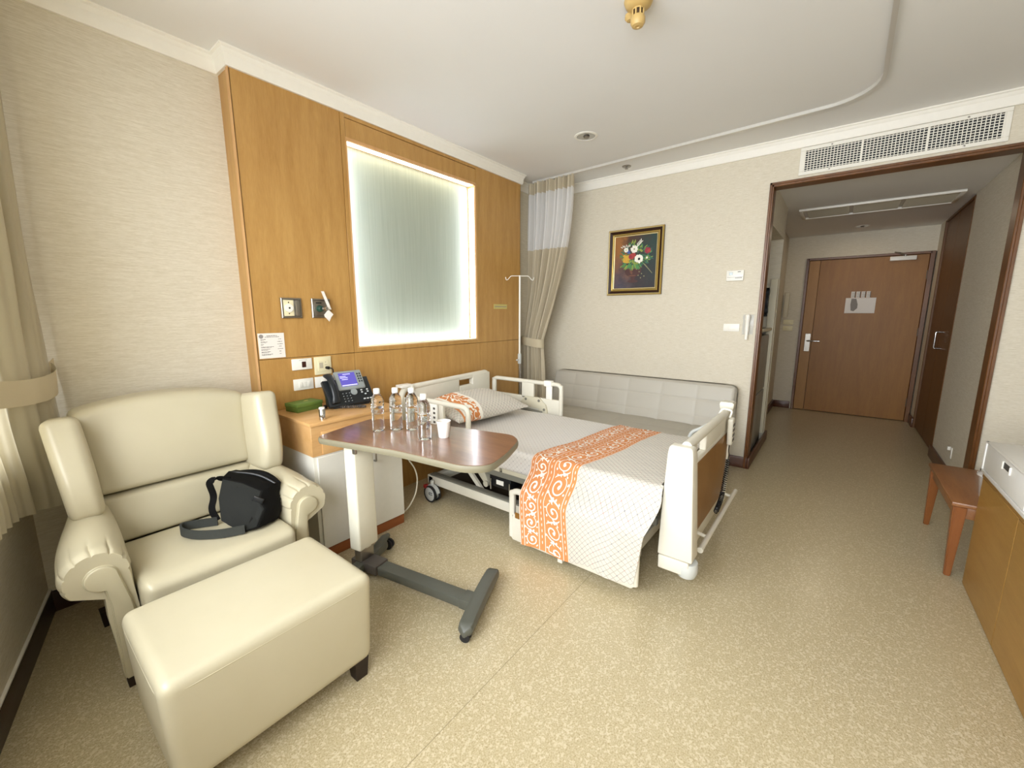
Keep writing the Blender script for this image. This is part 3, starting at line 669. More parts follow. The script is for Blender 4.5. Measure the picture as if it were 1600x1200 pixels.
part('stick', bm, 'white_plastic', hs)
# corridor small things
nk = thing('refrigerator', 'tall grey refrigerator inside the corridor niche', 'refrigerator', (4.68, 0.86, 0))
part('body', box(nb(), 4.36, 5.04, 0.60, 1.09, 0.02, 1.17, 0.01), 'fridge_grey', nk)
part('door', box(nb(), 4.36, 5.04, 0.558, 0.598, 0.03, 0.60, 0.01), 'fridge_grey', nk); part('door', box(nb(), 4.36, 5.04, 0.558, 0.598, 0.61, 1.17, 0.01), 'fridge_grey', nk)
bm = nb(); box(bm, 4.23, 5.14, 0.545, 1.09, 1.21, 1.235, 0.003, 1); tag(obj('niche_shelf', bm, 'nook_cream'), 'cream shelf above the refrigerator in the corridor niche', 'shelf')
bm = nb(); box(bm, 5.085, 5.145, 0.534, 0.60, 0.10, 1.73, 0.004); box(bm, 5.146, 5.2385, 0.527, 0.5295, 0.1, 1.72, 0.001, 1); tag(obj('cupboard_upright', bm, 'nook_cream'), 'cream upright panel at the edge of the corridor niche', 'panel')
ph = thing('wall_handset', 'black handset hanging in the corridor niche above the shelf', 'telephone', (5.05, 0.62, 1.36))
bm = nb(); loft(bm, [[(5.06 + a * s1, 0.615 + b_ * s2, z) for a, b_ in ((-.03, -.02), (.02, -.02), (.02, .02), (-.03, .02))] for z, s1, s2 in ((1.37, .6, .7), (1.39, 1, 1), (1.43, 1, 1), (1.46, .6, .7), (1.55, .6, .7), (1.58, 1, 1), (1.62, 1, 1), (1.64, .5, .6))])
part('handset', bm, 'black_plastic', ph); part('cradle', box(nb(), 5.072, 5.0845, 0.60, 0.66, 1.35, 1.58, 0.003), 'black_plastic', ph)
tag(obj('intercom', box(nb(), XD - 0.09, XD - 0.03, 0.60, 0.655, 1.33, 1.67, 0.006), 'nook_cream'), 'tall cream box on the corridor end wall left of the door', 'wall box')
for z, lb in ((1.255, 'upper of two small switch plates left of the entrance door'), (1.165, 'lower of two small switch plates left of the entrance door')):
    t_ = thing('switch_plate', lb, 'light switch', (XD, 0.585, z - 0.03), 'switch plates by the entrance door')
    part('plate', box(nb(), XD - 0.008, XD, 0.525, 0.645, z - 0.03, z + 0.035, 0.002), 'cream_plastic', t_)
    part('rocker', box(nb(), XD - 0.012, XD - 0.007, 0.56, 0.61, z - 0.016, z + 0.02, 0.002), 'cream_plastic', t_)
t_ = thing('door_notice', 'white sheet with a grey print taped to the entrance door', 'notice', (XD, -0.19, 1.38))
part('sheet', box(nb(), XD - 0.0125, XD - 0.0095, -0.345, -0.035, 1.385, 1.585, 0.0005, 1), 'paper', t_)
bm = nb(); prism(bm, [(-0.10, 1.42), (-0.13, 1.41), (-0.165, 1.45), (-0.165, 1.50), (-0.145, 1.575), (-0.095, 1.575), (-0.09, 1.50)], 'x', XD - 0.0132, XD - 0.012); part('print', bm, 'ink_light', t_, smooth=False)
for k in range(4):
    y1 = -0.085 - k * 0.052; t2 = thing('door_leaflet', ['leftmost grey lined leaflet above the door notice', 'second grey lined leaflet from the left on the door', 'third grey lined leaflet from the left on the door', 'rightmost grey lined leaflet above the door notice'][k], 'leaflet', (XD, y1 - 0.02, 1.59), 'leaflets on the entrance door')
    part('sheet', box(nb(), XD - 0.012, XD - 0.0095, y1 - 0.044, y1, 1.588, 1.668, 0.0005, 1), 'paper', t2)
    bm = nb(); box(bm, XD - 0.0128, XD - 0.0115, y1 - 0.044, y1 - 0.037, 1.59, 1.666)
    for q in range(6): box(bm, XD - 0.0128, XD - 0.0115, y1 - 0.036, y1 - 0.006, 1.60 + q * 0.011, 1.6025 + q * 0.011)
    part('printed_lines', bm, 'ink', t2, smooth=False)
t_ = thing('door_stop', 'small white wall hook low on the corridor right wall', 'door stop', (4.82, YR, 0.2))
part('plate', box(nb(), 4.80, 4.84, YR, YR + 0.006, 0.20, 0.29, 0.002), 'white_plastic', t_); part('pin', box(nb(), 4.86, 4.885, YR, YR + 0.02, 0.255, 0.285, 0.003), 'white_plastic', t_)

# ---- things on the wood panelling (wall plane y = YW)
Y0 = YW
def outlet(x, z, label, kind):
    t_ = thing('gas_outlet', label, 'medical outlet', (x, Y0, z - 0.06), 'medical outlets on the panelling')
    h = 0.0605
    bm = nb(); loft(bm, [[(x - q, Y0 - d, z - q), (x + q, Y0 - d, z - q), (x + q, Y0 - d, z + q), (x - q, Y0 - d, z + q)] for q, d in ((h, 0.0), (h, 0.010), (h - 0.004, 0.014), (h - 0.010, 0.014), (h - 0.012, 0.008))], cap=True)
    part('frame', bm, 'steel', t_, smooth=False)
    if kind == 0:
        part('cover', box(nb(), x - 0.048, x + 0.012, Y0 - 0.013, Y0 - 0.008, z - 0.048, z + 0.048, 0.002, 1), 'cream_plastic', t_)
        bm = nb(); box(bm, x + 0.018, x + 0.046, Y0 - 0.022, Y0 - 0.008, z - 0.048, z + 0.048, 0.003); part('flap', bm, 'steel', t_)
        part('socket', lathe(nb(), [(0, -0.008), (0.006, -0.009), (0.010, -0.010), (0.024, -0.008), (0.025, 0.0)], (x - 0.018, Y0 - 0.013, z), 20, 'y'), 'white_plastic', t_)
        part('port', lathe(nb(), [(0, -0.002), (0.0055, -0.002), (0.0055, 0.0)], (x - 0.018, Y0 - 0.0215, z), 10, 'y'), 'black_plastic', t_)
        for s_ in (-0.033, 0.033): part('screw', lathe(nb(), [(0, -0.002), (0.004, -0.001), (0.004, 0)], (x - 0.018, Y0 - 0.013, z + s_), 8, 'y'), 'switch_dark', t_)
    else:
        part('cover', box(nb(), x - 0.048, x + 0.048, Y0 - 0.012, Y0 - 0.008, z - 0.048, z + 0.048, 0.002, 1), 'steel', t_)
        part('knob', lathe(nb(), [(0, -0.026), (0.014, -0.026), (0.018, -0.022), (0.022, 0.0)], (x - 0.012, Y0 - 0.012, z - 0.002), 20, 'y'), 'green_knob', t_, label='dark green round knob')
        part('valve', lathe(nb(), [(0, -0.05), (0.010, -0.05), (0.012, -0.044), (0.012, 0)], (x - 0.004, Y0 - 0.036, z - 0.002), 14, 'y'), 'chrome', t_)
        part('name_strip', box(nb(), x - 0.034, x + 0.002, Y0 - 0.0135, Y0 - 0.012, z + 0.030, z + 0.037), 'black_plastic', t_)
outlet(1.192, 1.413, 'steel framed medical outlet with a white round port above the notice', 0)
outlet(1.376, 1.413, 'steel framed medical outlet with a dark green knob', 1)
tg = thing('paper_tag', 'folded white paper tag tied to the green medical knob', 'tag', (1.385, Y0 - 0.07, 1.34))
bm = nb()
for dx in (0.0, 0.010): surf(bm, lambda u, v, dx=dx: Vector((1.388 - 0.012 + dx + v * 0.010 + 0.018 * u, Y0 - 0.066 + 0.045 * (1 - u) + 0.002 * dx, 1.520 - 0.115 * u)), 8, 1)
part('strap', bm, 'paper', tg)
bm = nb(); prism(bm, [(1.386, 1.405), (1.418, 1.375), (1.388, 1.340), (1.356, 1.370)], 'y', Y0 - 0.078, Y0 - 0.074, 0.0005, 1); prism(bm, [(1.388, 1.385), (1.412, 1.366), (1.392, 1.330), (1.362, 1.362)], 'y', Y0 - 0.071, Y0 - 0.068, 0.0005, 1)
part('card', bm, 'paper', tg)
nt = thing('wall_notice', 'white printed notice with a small round emblem on the panelling', 'notice', (1.063, Y0, 1.12))
part('sheet', box(nb(), 0.990, 1.136, Y0 - 0.002, Y0 - 0.0002, 1.119, 1.266, 0.0005, 1), 'paper', nt)
part('emblem', lathe(nb(), [(0, -0.0006), (0.0045, -0.0006), (0.0055, -0.0010), (0.011, -0.0008), (0.012, 0)], (1.008, Y0 - 0.002, 1.248), 20, 'y'), 'ink_light', nt)
bm = nb(); random.seed(11)
def words(x0, x1, z, h, yb=Y0 - 0.0026, hor=1):
    x = x0
    while x < x1 - 0.003:
        w_ = min(random.uniform(0.003, 0.012), x1 - x); box(bm, x, x + w_, yb, Y0 - 0.0018, z, z + h * random.uniform(.7, 1)); x += w_ + 0.0018
words(1.038, 1.095, 1.2500, 0.0035); words(1.027, 1.108, 1.2425, 0.0033)
for k, (a, b_) in enumerate(((.028, .016), (.036, .028), (.016, .030), (.070, .014), (.050, .030), (.050, .014), (.064, .012))):
    z = 1.2290 - k * 0.0145; words(1.003, 1.003 + a, z, 0.003); words(1.003, 1.003 + a * .8, z - 0.0045, 0.0022); words(1.117 - b_ / 2 - .008, 1.117 + b_ / 2 - .008, z, 0.0032)
part('printed_lines', bm, 'ink', nt, smooth=False)
def sock(name, x, z, w_, h_, label, mat_, build):
    t_ = thing(name, label, 'wall socket' if 'socket' in name else 'switch', (x, Y0, z - h_ / 2))
    part('plate', box(nb(), x - w_ / 2, x + w_ / 2, Y0 - 0.010, Y0, z - h_ / 2, z + h_ / 2, 0.003), mat_, t_); build(t_, x, z); return t_
def b1_(t_, x, z):
    part('button', box(nb(), x - 0.003, x + 0.022, Y0 - 0.013, Y0 - 0.009, z - 0.020, z + 0.016, 0.001, 1), 'switch_dark', t_, label='dark brown button')
    part('marking', box(nb(), x - 0.02, x + 0.03, Y0 - 0.0106, Y0 - 0.0098, z + 0.024, z + 0.026), 'ink_light', t_)
sock('call_switch', 1.227, 1.067, 0.124, 0.070, 'white switch plate with a dark brown square button', 'white_plastic', b1_)
def b2_(t_, x, z):
    part('insert', box(nb(), x - 0.034, x + 0.034, Y0 - 0.013, Y0 - 0.009, z - 0.036, z + 0.034, 0.0015, 1), 'cream_plastic', t_)
    part('speaker_grille', box(nb(), x - 0.026, x - 0.002, Y0 - 0.0142, Y0 - 0.012, z - 0.016, z + 0.020), 'ac_panel', t_)
    for a, b_ in ((.012, .004), (.022, .004), (.016, .022)): part('hole', lathe(nb(), [(0, -0.001), (0.002, -0.001), (0.002, 0)], (x + a, Y0 - 0.0132, z + b_), 8, 'y'), 'ink', t_)
sock('wall_socket', 1.360, 1.046, 0.112, 0.116, 'cream square socket plate with a black plug in it', 'cream_plastic', b2_)
def b3_(t_, x, z):
    for k in range(3): part('rocker', box(nb(), x - 0.032 + k * 0.024, x - 0.009 + k * 0.024, Y0 - 0.015, Y0 - 0.009, z - 0.018, z + 0.016, 0.002), 'white_plastic', t_)
sock('light_switch', 1.227, 0.940, 0.124, 0.070, 'white triple rocker switch plate under the dark button plate', 'white_plastic', b3_)
def b4_(t_, x, z): part('rocker', box(nb(), x - 0.02, x + 0.005, Y0 - 0.015, Y0 - 0.009, z - 0.018, z + 0.016, 0.002), 'white_plastic', t_)
sock('light_switch', 1.362, 0.940, 0.124, 0.070, 'white switch plate half hidden behind the telephone', 'white_plastic', b4_)
nt = thing('name_plate', 'small pale brass plate on the panelling right of the lit niche', 'plate', (3.188, Y0, 1.422))
part('plate', box(nb(), 3.087, 3.288, Y0 - 0.005, Y0, 1.424, 1.470, 0.001, 1), 'brass_tag', nt)
bm = nb()
for k in range(9): box(bm, 3.10 + k * 0.020, 3.114 + k * 0.020, Y0 - 0.0056, Y0 - 0.0048, 1.442, 1.451)
part('engraving', bm, 'ink_light', nt, smooth=False)

# ================================================================ FURNITURE
def box_uv(bm, mi=None):
    uv = bm.loops.layers.uv.verify(); bm.normal_update()
    for f in bm.faces:
        n = f.normal; a = max(range(3), key=lambda i: abs(n[i]))
        for lp in f.loops:
            c = lp.vert.co; lp[uv].uv = {0: (c.y, c.z), 1: (c.x, c.z), 2: (c.x, c.y)}[a]
    return bm

# ---- wing armchair
ac = thing('wing_armchair', 'cream leather wing armchair with rolled arms against the papered wall', 'armchair', (0.51, 2.30, 0))
def mir(x, side): return x if side < 0 else 1.02 - x
for side in (-1, 1):
    rings = []; NY = 44; xi = 0.237
    for k in range(NY + 1):
        u = k / NY; y = lerp(2.50, 1.935, u); q = smooth(0, 0.75, u)
        r = lerp(0.052, 0.094, q); zc = lerp(0.560, 0.478, smooth(0.1, 0.9, u)); e = max(0, (u - 0.93) / 0.07); sh = 1 - 0.10 * e * e
        xb = xi + 0.012 * sin(pi * min(1, u * 1.1)); ring = [(xb - 0.02, y, 0.055), (xb - 0.004, y, 0.18), (xb, y, 0.32)]
        NA = 90
        for a in range(NA + 1):
            th_ = radians(lerp(-8, 215, a / NA)); pl = smooth(0.72, 0.98, u)
            rr = r * sh * (1 - 0.085 * pl * (1 - abs(sin(th_ * 5.5 + 0.4))) ** 4); ring.append((xb - r + rr * cos(th_), y, zc + rr * sin(th_)))
        xo = xb - 1.02 * r; ring += [(xo + 0.012, y, zc - r * 0.95), (xo + 0.012, y, 0.30), (xo + 0.022, y, 0.18), (xo + 0.028, y, 0.055)]
        rings.append([(mir(x, side), yy, z) for x, yy, z in ring])
    am = part('arm', loft(nb(), rings), 'leather', ac)
    # facing panel on the scroll front
    xc, zc, r = 0.150, 0.472, 0.042; pts = [(0.222, 0.06), (0.226, 0.26), (0.216, 0.36)]
    for a in range(25): th_ = radians(lerp(25, 250, a / 24)); pts.append((xc + r * cos(th_) * (1.0 if cos(th_) < 0 else 1.1), zc + r * sin(th_)))
    pts += [(0.157, 0.425), (0.166, 0.36), (0.172, 0.06)]
    bm = nb(); prism(bm, [(mir(x, side), z) for x, z in pts], 'y', 1.918, 1.945, 0.008, 3)
    part('front_panel', bm, 'leather_panel', am)
    bm = nb(); tube(bm, rounded_path([(mir(x, side), 1.934, z) for x, z in pts], 0.004, 1), 0.0035, 6, closed=False); part('piping', bm, 'leather_panel', am)
    def wf(x, y, z, side=side):
        u = (z + 1) / 2; Z = 0.585 + 0.40 * u; yf = lerp(2.215, 2.30, smooth(0.1, 1, u)) - 0.02 * sin(pi * u); yb = 2.515
        xm = lerp(0.172, 0.142, u) + 0.02 * (y + 1) / 2; hx = lerp(0.052, 0.054, u)
        return Vector((mir(xm + x * hx, side), lerp(yf, yb, (y + 1) / 2), Z - 0.03 * (y + 1) / 2 * smooth(.5, 1, u)))
    part('wing', cushion(nb(), wf, (0.62, 0.26, 0.16), (0.08, 0.03, 0), 22), 'leather', ac)
def bf(x, y, z):
    u = (z + 1) / 2; top = 0.965 + 0.048 * (1 - abs(x) ** 2.2); Z = lerp(0.612, top, u)
    return Vector((0.51 + x * lerp(0.300, 0.325, u), lerp(lerp(2.365, 2.455, u), 2.63, (y + 1) / 2), Z))
part('backrest', cushion(nb(), bf, (0.10, 0.45, 0.16), (0, 0.22, 0), 26), 'leather', ac)
def bf2(x, y, z):
    u = (z + 1) / 2; return Vector((0.51 + x * 0.292, lerp(lerp(2.335, 2.36, u), 2.6, (y + 1) / 2), lerp(0.40, 0.609, u)))
part('lower_back_pad', cushion(nb(), bf2, (0.10, 0.35, 0.16), (0, 0.14, 0), 20), 'leather', ac)
def sf(x, y, z):
    u = (y + 1) / 2; return Vector((0.51 + x * 0.270, lerp(1.845, 2.345, u), lerp(0.27, 0.425 - 0.012 * u, (z + 1) / 2)))
part('seat_cushion', cushion(nb(), sf, (0.10, 0.24, 0.48), (0, 0.04, 0.12), 26), 'leather', ac)
bm = nb(); box(bm, 0.235, 0.785, 1.90, 2.60, 0.06, 0.285, 0.015, 3); part('seat_base', bm, 'leather', ac)
bm = nb(); box(bm, 0.225, 0.795, 2.55, 2.68, 0.06, 0.93, 0.03, 4); part('outer_back', bm, 'leather', ac)
for x in (0.195, 0.825):
    for y in (1.97, 2.46):
        bm = nb(); loft(bm, [[(x + a * s_, y + b_ * s_, z) for a, b_ in ((-1, -1), (1, -1), (1, 1), (-1, 1))] for z, s_ in ((0, 0.020), (0.075, 0.026))]); part('leg', bm, 'dark_foot', ac, smooth=False)

# ---- ottoman
ot = thing('ottoman', 'cream leather footstool in front of the armchair', 'footstool', (0.465, 1.50, 0))
def of(x, y, z):
    u = (z + 1) / 2; s_ = lerp(0.955, 1.0, u); Z = lerp(0.075, 0.425, u)
    return Vector((0.475 + x * 0.315 * s_, 1.512 + y * 0.236 * s_, Z))
part('body', cushion(nb(), of, (0.10, 0.13, 0.20), (0.015, 0.02, 0.05), 26), 'leather', ot)
bm = nb(); pr = []
for k in range(96):
    a = 2 * pi * k / 96; cx_, sy_ = cos(a), sin(a); q = (abs(cx_) ** 14 + abs(sy_) ** 14) ** (-1 / 14); p = of(cx_ * q * 0.998, sy_ * q * 0.998, 0.80); pr.append((p.x, p.y, p.z))
tube(bm, pr, 0.0028, 6, closed=True); part('piping', bm, 'leather_panel', ot)
for x in (0.215, 0.735):
    for y in (1.325, 1.70):
        bm = nb(); loft(bm, [[(x + a * s_, y + b_ * s_, z) for a, b_ in ((-1, -1), (1, -1), (1, 1), (-1, 1))] for z, s_ in ((0, 0.022), (0.085, 0.028))]); part('leg', bm, 'dark_foot', ot, smooth=False)

for k_ in ('bag_black', 'bag_grey', 'strap_grey'): MATS[k_].node_tree.nodes['Principled BSDF'].inputs['Specular IOR Level'].default_value = 0.15
# ---- sling bag
bg_ = thing('sling_bag', 'black sling bag with a dark grey front panel lying on the armchair seat', 'bag', (0.69, 2.06, 0.425))
front = [(0.606, 2.150, 0.655), (0.668, 2.09, 0.628), (0.716, 2.010, 0.590), (0.690, 1.985, 0.560), (0.705, 1.965, 0.512), (0.655, 1.935, 0.446), (0.598, 1.965, 0.436), (0.560, 2.075, 0.474), (0.576, 2.130, 0.570)]
front = [Vector((p[0] - 0.006, p[1], 0.436 + (p[2] - 0.436) * 0.93)) for p in front]
cen = sum(front, Vector()) / len(front)
nrm = Vector((0.90, 0.43, 0.0)).normalized()
bm = nb(); rings = []
for d, s_, dz in ((0.0, 0.96, 0), (0.004, 1.0, 0), (0.012, 1.03, 0), (0.045, 1.09, 0.004), (0.085, 1.10, -0.004), (0.12, 1.00, -0.016), (0.142, 0.84, -0.024), (0.150, 0.6, -0.028)):
    rings.append([Vector((q.x, q.y, max(0.432, q.z))) for q in [cen + (p - cen) * s_ + nrm * d + Vector((0, 0, dz)) for p in front]])
loft(bm, rings)
bmesh.ops.subdivide_edges(bm, edges=bm.edges[:], cuts=2, use_grid_fill=True, smooth=0.35)
for v in bm.verts:
    k_ = noise.noise(v.co * 22) * 0.005; v.co += Vector((k_, k_, k_)); v.co.z = max(0.430, v.co.z); v.co.x = min(v.co.x, 0.778 + 0.5 * max(0, v.co.z - 0.50))
part('body', bm, 'bag_black', bg_, angle=60)
bm = nb(); rr_ = []
for d, s_ in ((-0.001, 0.86), (-0.006, 0.84)): rr_.append([cen + (p - cen) * (s_ + 0.10) + nrm * d for p in front])
loft(bm, rr_); bmesh.ops.bevel(bm, geom=bm.edges[:], offset=0.002, segments=1, affect='EDGES'); part('front_panel', bm, 'bag_grey', bg_)
bm = nb(); a_, b_ = cen + (front[0] - cen) * 1.06 + nrm * 0.05, cen + (front[2] - cen) * 1.06 + nrm * 0.07
zp = [a_ + (b_ - a_) * t_ + Vector((0, 0, 0.008 * sin(pi * t_) + 0.000)) + nrm * 0.02 * sin(pi * t_) for t_ in [i / 14 for i in range(15)]]
tube(bm, zp, 0.006, 8); part('zip', bm, 'black_plastic', bg_)
bm = nb(); tube(bm, [z_ + nrm * 0.03 + Vector((0, 0, -0.010)) for z_ in zp], [0.006 + 0.014 * sin(pi * i / 14) for i in range(15)], 8); part('top_flap', bm, 'bag_black', bg_)
bm = nb(); box(bm, -0.022, 0.022, -0.004, 0.006, -0.012, 0.012, 0.003, M=Matrix.Translation(cen + (front[3] - cen) * 0.98 - nrm * 0.004) @ Matrix.Rotation(radians(-40), 4, 'Z') @ Matrix.Rotation(radians(30), 4, 'Y')); part('buckle', bm, 'black_plastic', bg_)
def ribbon(bm, pts, w, up=Vector((0, 0, 1)), th=0.004):
    pts = [Vector(p) for p in pts]; rings = []
    for i, p in enumerate(pts):
        d = (pts[min(i + 1, len(pts) - 1)] - pts[max(i - 1, 0)]).normalized(); u = up[i] if isinstance(up, list) else up
        u = (u - d * u.dot(d)).normalized(); s_ = d.cross(u) * th; uu = u * (w[i] if isinstance(w, list) else w)
        rings.append([p + uu + s_, p - uu + s_, p - uu - s_, p + uu - s_])
    return loft(bm, rings)
sp1 = rounded_path([(0.605, 1.953, 0.452), (0.53, 1.985, 0.452), (0.455, 2.06, 0.452), (0.426, 2.14, 0.452), (0.440, 2.20, 0.452), (0.50, 2.18, 0.447), (0.56, 2.14, 0.447)], 0.05, 5)
bm = nb(); ribbon(bm, sp1, 0.019); part('shoulder_pad', bm, 'strap_grey', bg_, label='grey padded shoulder section')
bm = nb(); ribbon(bm, rounded_path([(0.56, 2.14, 0.450), (0.548, 2.17, 0.50), (0.570, 2.18, 0.55), (0.556, 2.185, 0.625), (0.585, 2.165, 0.640), (0.63, 2.14, 0.625)], 0.03, 5), 0.014, Vector((0.7, -0.6, 0.2)), 0.002); part('strap', bm, 'bag_black', bg_)
bm = nb(); tube(bm, rounded_path([(0.835, 1.985, 0.535), (0.852, 1.955, 0.520), (0.850, 1.945, 0.490), (0.838, 1.955, 0.500), (0.838, 1.975, 0.530)], 0.01), 0.0022, 6); part('zip_pull', bm, 'black_plastic', bg_)

# ---- bedside cabinet
cb = thing('bedside_cabinet', 'bedside cabinet with a wood top, drawer and white body', 'cabinet', (1.31, 2.40, 0))
cx0, cx1, cy0, cy1 = 1.025, 1.595, 2.165, 2.630
part('worktop', box(nb(), cx0 - 0.006, cx1 + 0.006, cy0 - 0.008, cy1, 0.782, 0.800, 0.002), 'cabinet_wood', cb)
part('apron', box(nb(), cx0, cx1, cy0, cy1, 0.612, 0.7815, 0.001, 1), 'cabinet_wood', cb)
part('drawer', box(nb(), cx0 + 0.055, cx1 - 0.02, cy0 - 0.006, cy0 + 0.012, 0.618, 0.745, 0.002), 'cabinet_wood', cb)
part('body', box(nb(), cx0 + 0.003, cx1, cy0 + 0.004, cy1, 0.062, 0.611, 0.001, 1), 'cabinet_white', cb)
bm = nb(); box(bm, cx0 + 0.02, 1.302, cy0 - 0.012, cy0 + 0.003, 0.068, 0.606, 0.0015, 1); dr1 = part('door', bm, 'cabinet_white', cb)
bm = nb(); box(bm, 1.306, cx1 - 0.002, cy0 - 0.012, cy0 + 0.003, 0.068, 0.606, 0.0015, 1); dr2 = part('door', bm, 'cabinet_white', cb)
bm = nb(); tube(bm, rounded_path([(1.388, cy0 - 0.012, 0.585), (1.388, cy0 - 0.036, 0.585), (1.388, cy0 - 0.036, 0.495), (1.388, cy0 - 0.012, 0.495)], 0.008), 0.005, 8); part('handle', bm, 'steel', dr2)
part('plinth', box(nb(), cx0 + 0.008, cx1 - 0.001, cy0 - 0.004, cy1, 0.0, 0.0615, 0.002, 1), 'plinth_wood', cb)

# ---- things on the cabinet
gb = thing('green_box', 'flat green cardboard box lying on the bedside cabinet', 'box', (1.175, 2.535, 0.80), local=True, rotz=radians(10))
part('base', box(nb(), -0.085, 0.085, -0.055, 0.055, 0.0, 0.036, 0.002), 'green_box', gb); part('lid', box(nb(), -0.088, 0.088, -0.058, 0.058, 0.028, 0.050, 0.003), 'green_lid', gb)
bm = nb(); prism(bm, [(0.02 + 0.016 * cos(a), 0.01 + 0.007 * sin(a)) for a in [i * pi / 8 for i in range(16)]], 'z', 0.0500, 0.0506); part('emblem', bm, 'brass_tag', gb)
cn = thing('silver_canister', 'small silver canister near the front edge of the bedside cabinet', 'canister', (1.115, 2.205, 0.80))
part('body', lathe(nb(), [(0, 0), (0.0165, 0.0), (0.017, 0.003), (0.017, 0.058), (0.0155, 0.060), (0, 0.060)], (1.115, 2.205, 0.80), 20), 'chrome', cn); part('cap', lathe(nb(), [(0.0155, 0.0605), (0.0160, 0.063), (0.0150, 0.070), (0, 0.0705)], (1.115, 2.205, 0.80), 20), 'white_plastic', cn)
# telephone, modelled in its own frame: x right, y back
tp = thing('desk_telephone', 'black desk telephone with a lit blue screen on the bedside cabinet', 'telephone', (1.375, 2.41, 0.80), local=True, rotz=radians(-4))
TM = Matrix.Translation((0, -0.035, 0.0215)) @ Matrix.Rotation(radians(58), 4, 'X')   # slanted face: local x right, y up along the slope, z outwards
bm = nb(); box(bm, -0.115, 0.185, -0.005, 0.175, -0.030, 0.0, 0.006, M=TM); bd = part('body', bm, 'phone_black', tp)
bm = nb(); prism(bm, [(-0.03, 0.0), (0.085, 0.0), (0.095, 0.10), (0.06, 0.12), (-0.02, 0.03)], 'x', -0.09, 0.15, 0.006); part('foot', bm, 'phone_black', tp)
bm = nb(); box(bm, -0.030, 0.150, 0.092, 0.225, -0.020, 0.010, 0.010, 3, M=TM); bz = part('screen_bezel', bm, 'phone_silver', tp)
bm = nb(); box(bm, -0.008, 0.100, 0.115, 0.208, 0.0095, 0.0112, M=TM); part('screen', bm, 'phone_screen', bz)
bm = nb()
for k, (a, b_) in enumerate(((0.02, .196), (-.003, .182), (-.003, .172), (0.005, .160))): box(bm, a, a + 0.05 - 0.01 * (k % 2), b_, b_ + 0.004, 0.0112, 0.0116, M=TM)
box(bm, -0.004, 0.096, 0.118, 0.124, 0.0112, 0.0116, M=TM); part('screen_text', bm, 'screen_line', bz)
for i in range(2):
    for j in range(4): bm = nb(); box(bm, 0.113 + i * 0.016, 0.122 + i * 0.016, 0.135 + j * 0.018, 0.145 + j * 0.018, 0.009, 0.0125, 0.001, 1, M=TM); part('soft_key', bm, 'phone_black', bz)
for i in range(3):
    for j in range(4): bm = nb(); box(bm, -0.020 + i * 0.022, -0.007 + i * 0.022, 0.012 + j * 0.018, 0.022 + j * 0.018, -0.001, 0.003, 0.001, 1, M=TM); kb = part('dial_key', bm, 'phone_black', bd); bm = nb(); box(bm, -0.016 + i * 0.022, -0.011 + i * 0.022, 0.015 + j * 0.018, 0.019 + j * 0.018, 0.003, 0.0034, M=TM); part('key_mark', bm, 'phone_key', kb, smooth=False)
for i in range(3): bm = nb(); box(bm, 0.110 + i * 0.022, 0.124 + i * 0.022, 0.014, 0.022, -0.001, 0.0032, 0.001, 1, M=TM); part('line_key', bm, 'phone_key', bd)
for i, j in ((0, 3), (2, 3), (0, 2), (2, 2), (1, 1)): bm = nb(); box(bm, 0.108 + i * 0.02, 0.120 + i * 0.02, 0.032 + j * 0.015, 0.040 + j * 0.015, -0.001, 0.003, 0.001, 1, M=TM); part('feature_key', bm, 'phone_key', bd)
bm = nb(); lathe(bm, [(0, 0.006), (0.010, 0.006), (0.012, 0.003), (0.020, 0.004), (0.022, -0.001)], (0.062, 0.075, 0.002), 20, M=TM); part('navigation_ring', bm, 'phone_silver', bd)
hp = []
for k in range(17):
    u = k / 16; hp.append(TM @ Vector((-0.078 + 0.0 * u, 0.010 + 0.195 * u, 0.022 + 0.024 * sin(pi * u))))
bm = nb(); rings = []
for k, p in enumerate(hp):
    u = k / 16; e = max(0, abs(u - .5) * 2 - 0.62) / 0.38; w_ = lerp(0.020, 0.028, min(1, e * 1.6)) * (1 - 0.25 * max(0, e - .6)); h_ = lerp(0.011, 0.021, e)
    ax = TM.to_3x3() @ Vector((1, 0, 0)); up_ = TM.to_3x3() @ Vector((0, 0, 1)); rings.append([p + ax * (w_ * cos(a)) + up_ * (h_ * sin(a) - h_ * 0.5 * e) for a in [2 * pi * q / 14 for q in range(14)]])
loft(bm, rings); hd = part('handset', bm, 'phone_black', tp)
bm = nb(); cp = []
for k in range(150):
    u = k / 149; c_ = Vector((-0.06 + 0.15 * sin(pi * u) * (0.6 + 0.4 * u) - 0.0 * u, -0.05 - 0.10 * sin(pi * u * 1.0) + 0.03 * u, 0.010 + 0.002)); a = u * 2 * pi * 34
    cp.append(c_ + Vector((0.0035 * cos(a), 0.0035 * cos(a), 0.006 * sin(a))))
tube(bm, cp, 0.0030, 5); part('coiled_cord', bm, 'base_clamp', tp)
pc = thing('power_plug', 'black plug and cable in the cream wall socket', 'plug', (1.385, Y0 - 0.02, 1.00))
bm = nb(); tube(bm, [(1.380, Y0 - 0.011, 1.030), (1.384, Y0 - 0.035, 1.030)], 0.010, 10); tube(bm, rounded_path([(1.384, Y0 - 0.035, 1.030), (1.400, Y0 - 0.055, 1.025), (1.405, Y0 - 0.05, 0.97), (1.405, Y0 - 0.03, 0.86), (1.40, Y0 - 0.03, 0.806)], 0.03), 0.004, 8)
obj_ = part('cable', bm, 'plug_black', pc)
bm = nb(); tube(bm, rounded_path([(1.235, 2.415, 0.812), (1.247, 2.425, 0.825), (1.258, 2.43, 0.812), (1.262, 2.45, 0.809)], 0.01), 0.008, 8)
tag(obj('cable_bundle', bm, 'plug_black'), 'short black cable bunched between the green box and the telephone', 'cable')

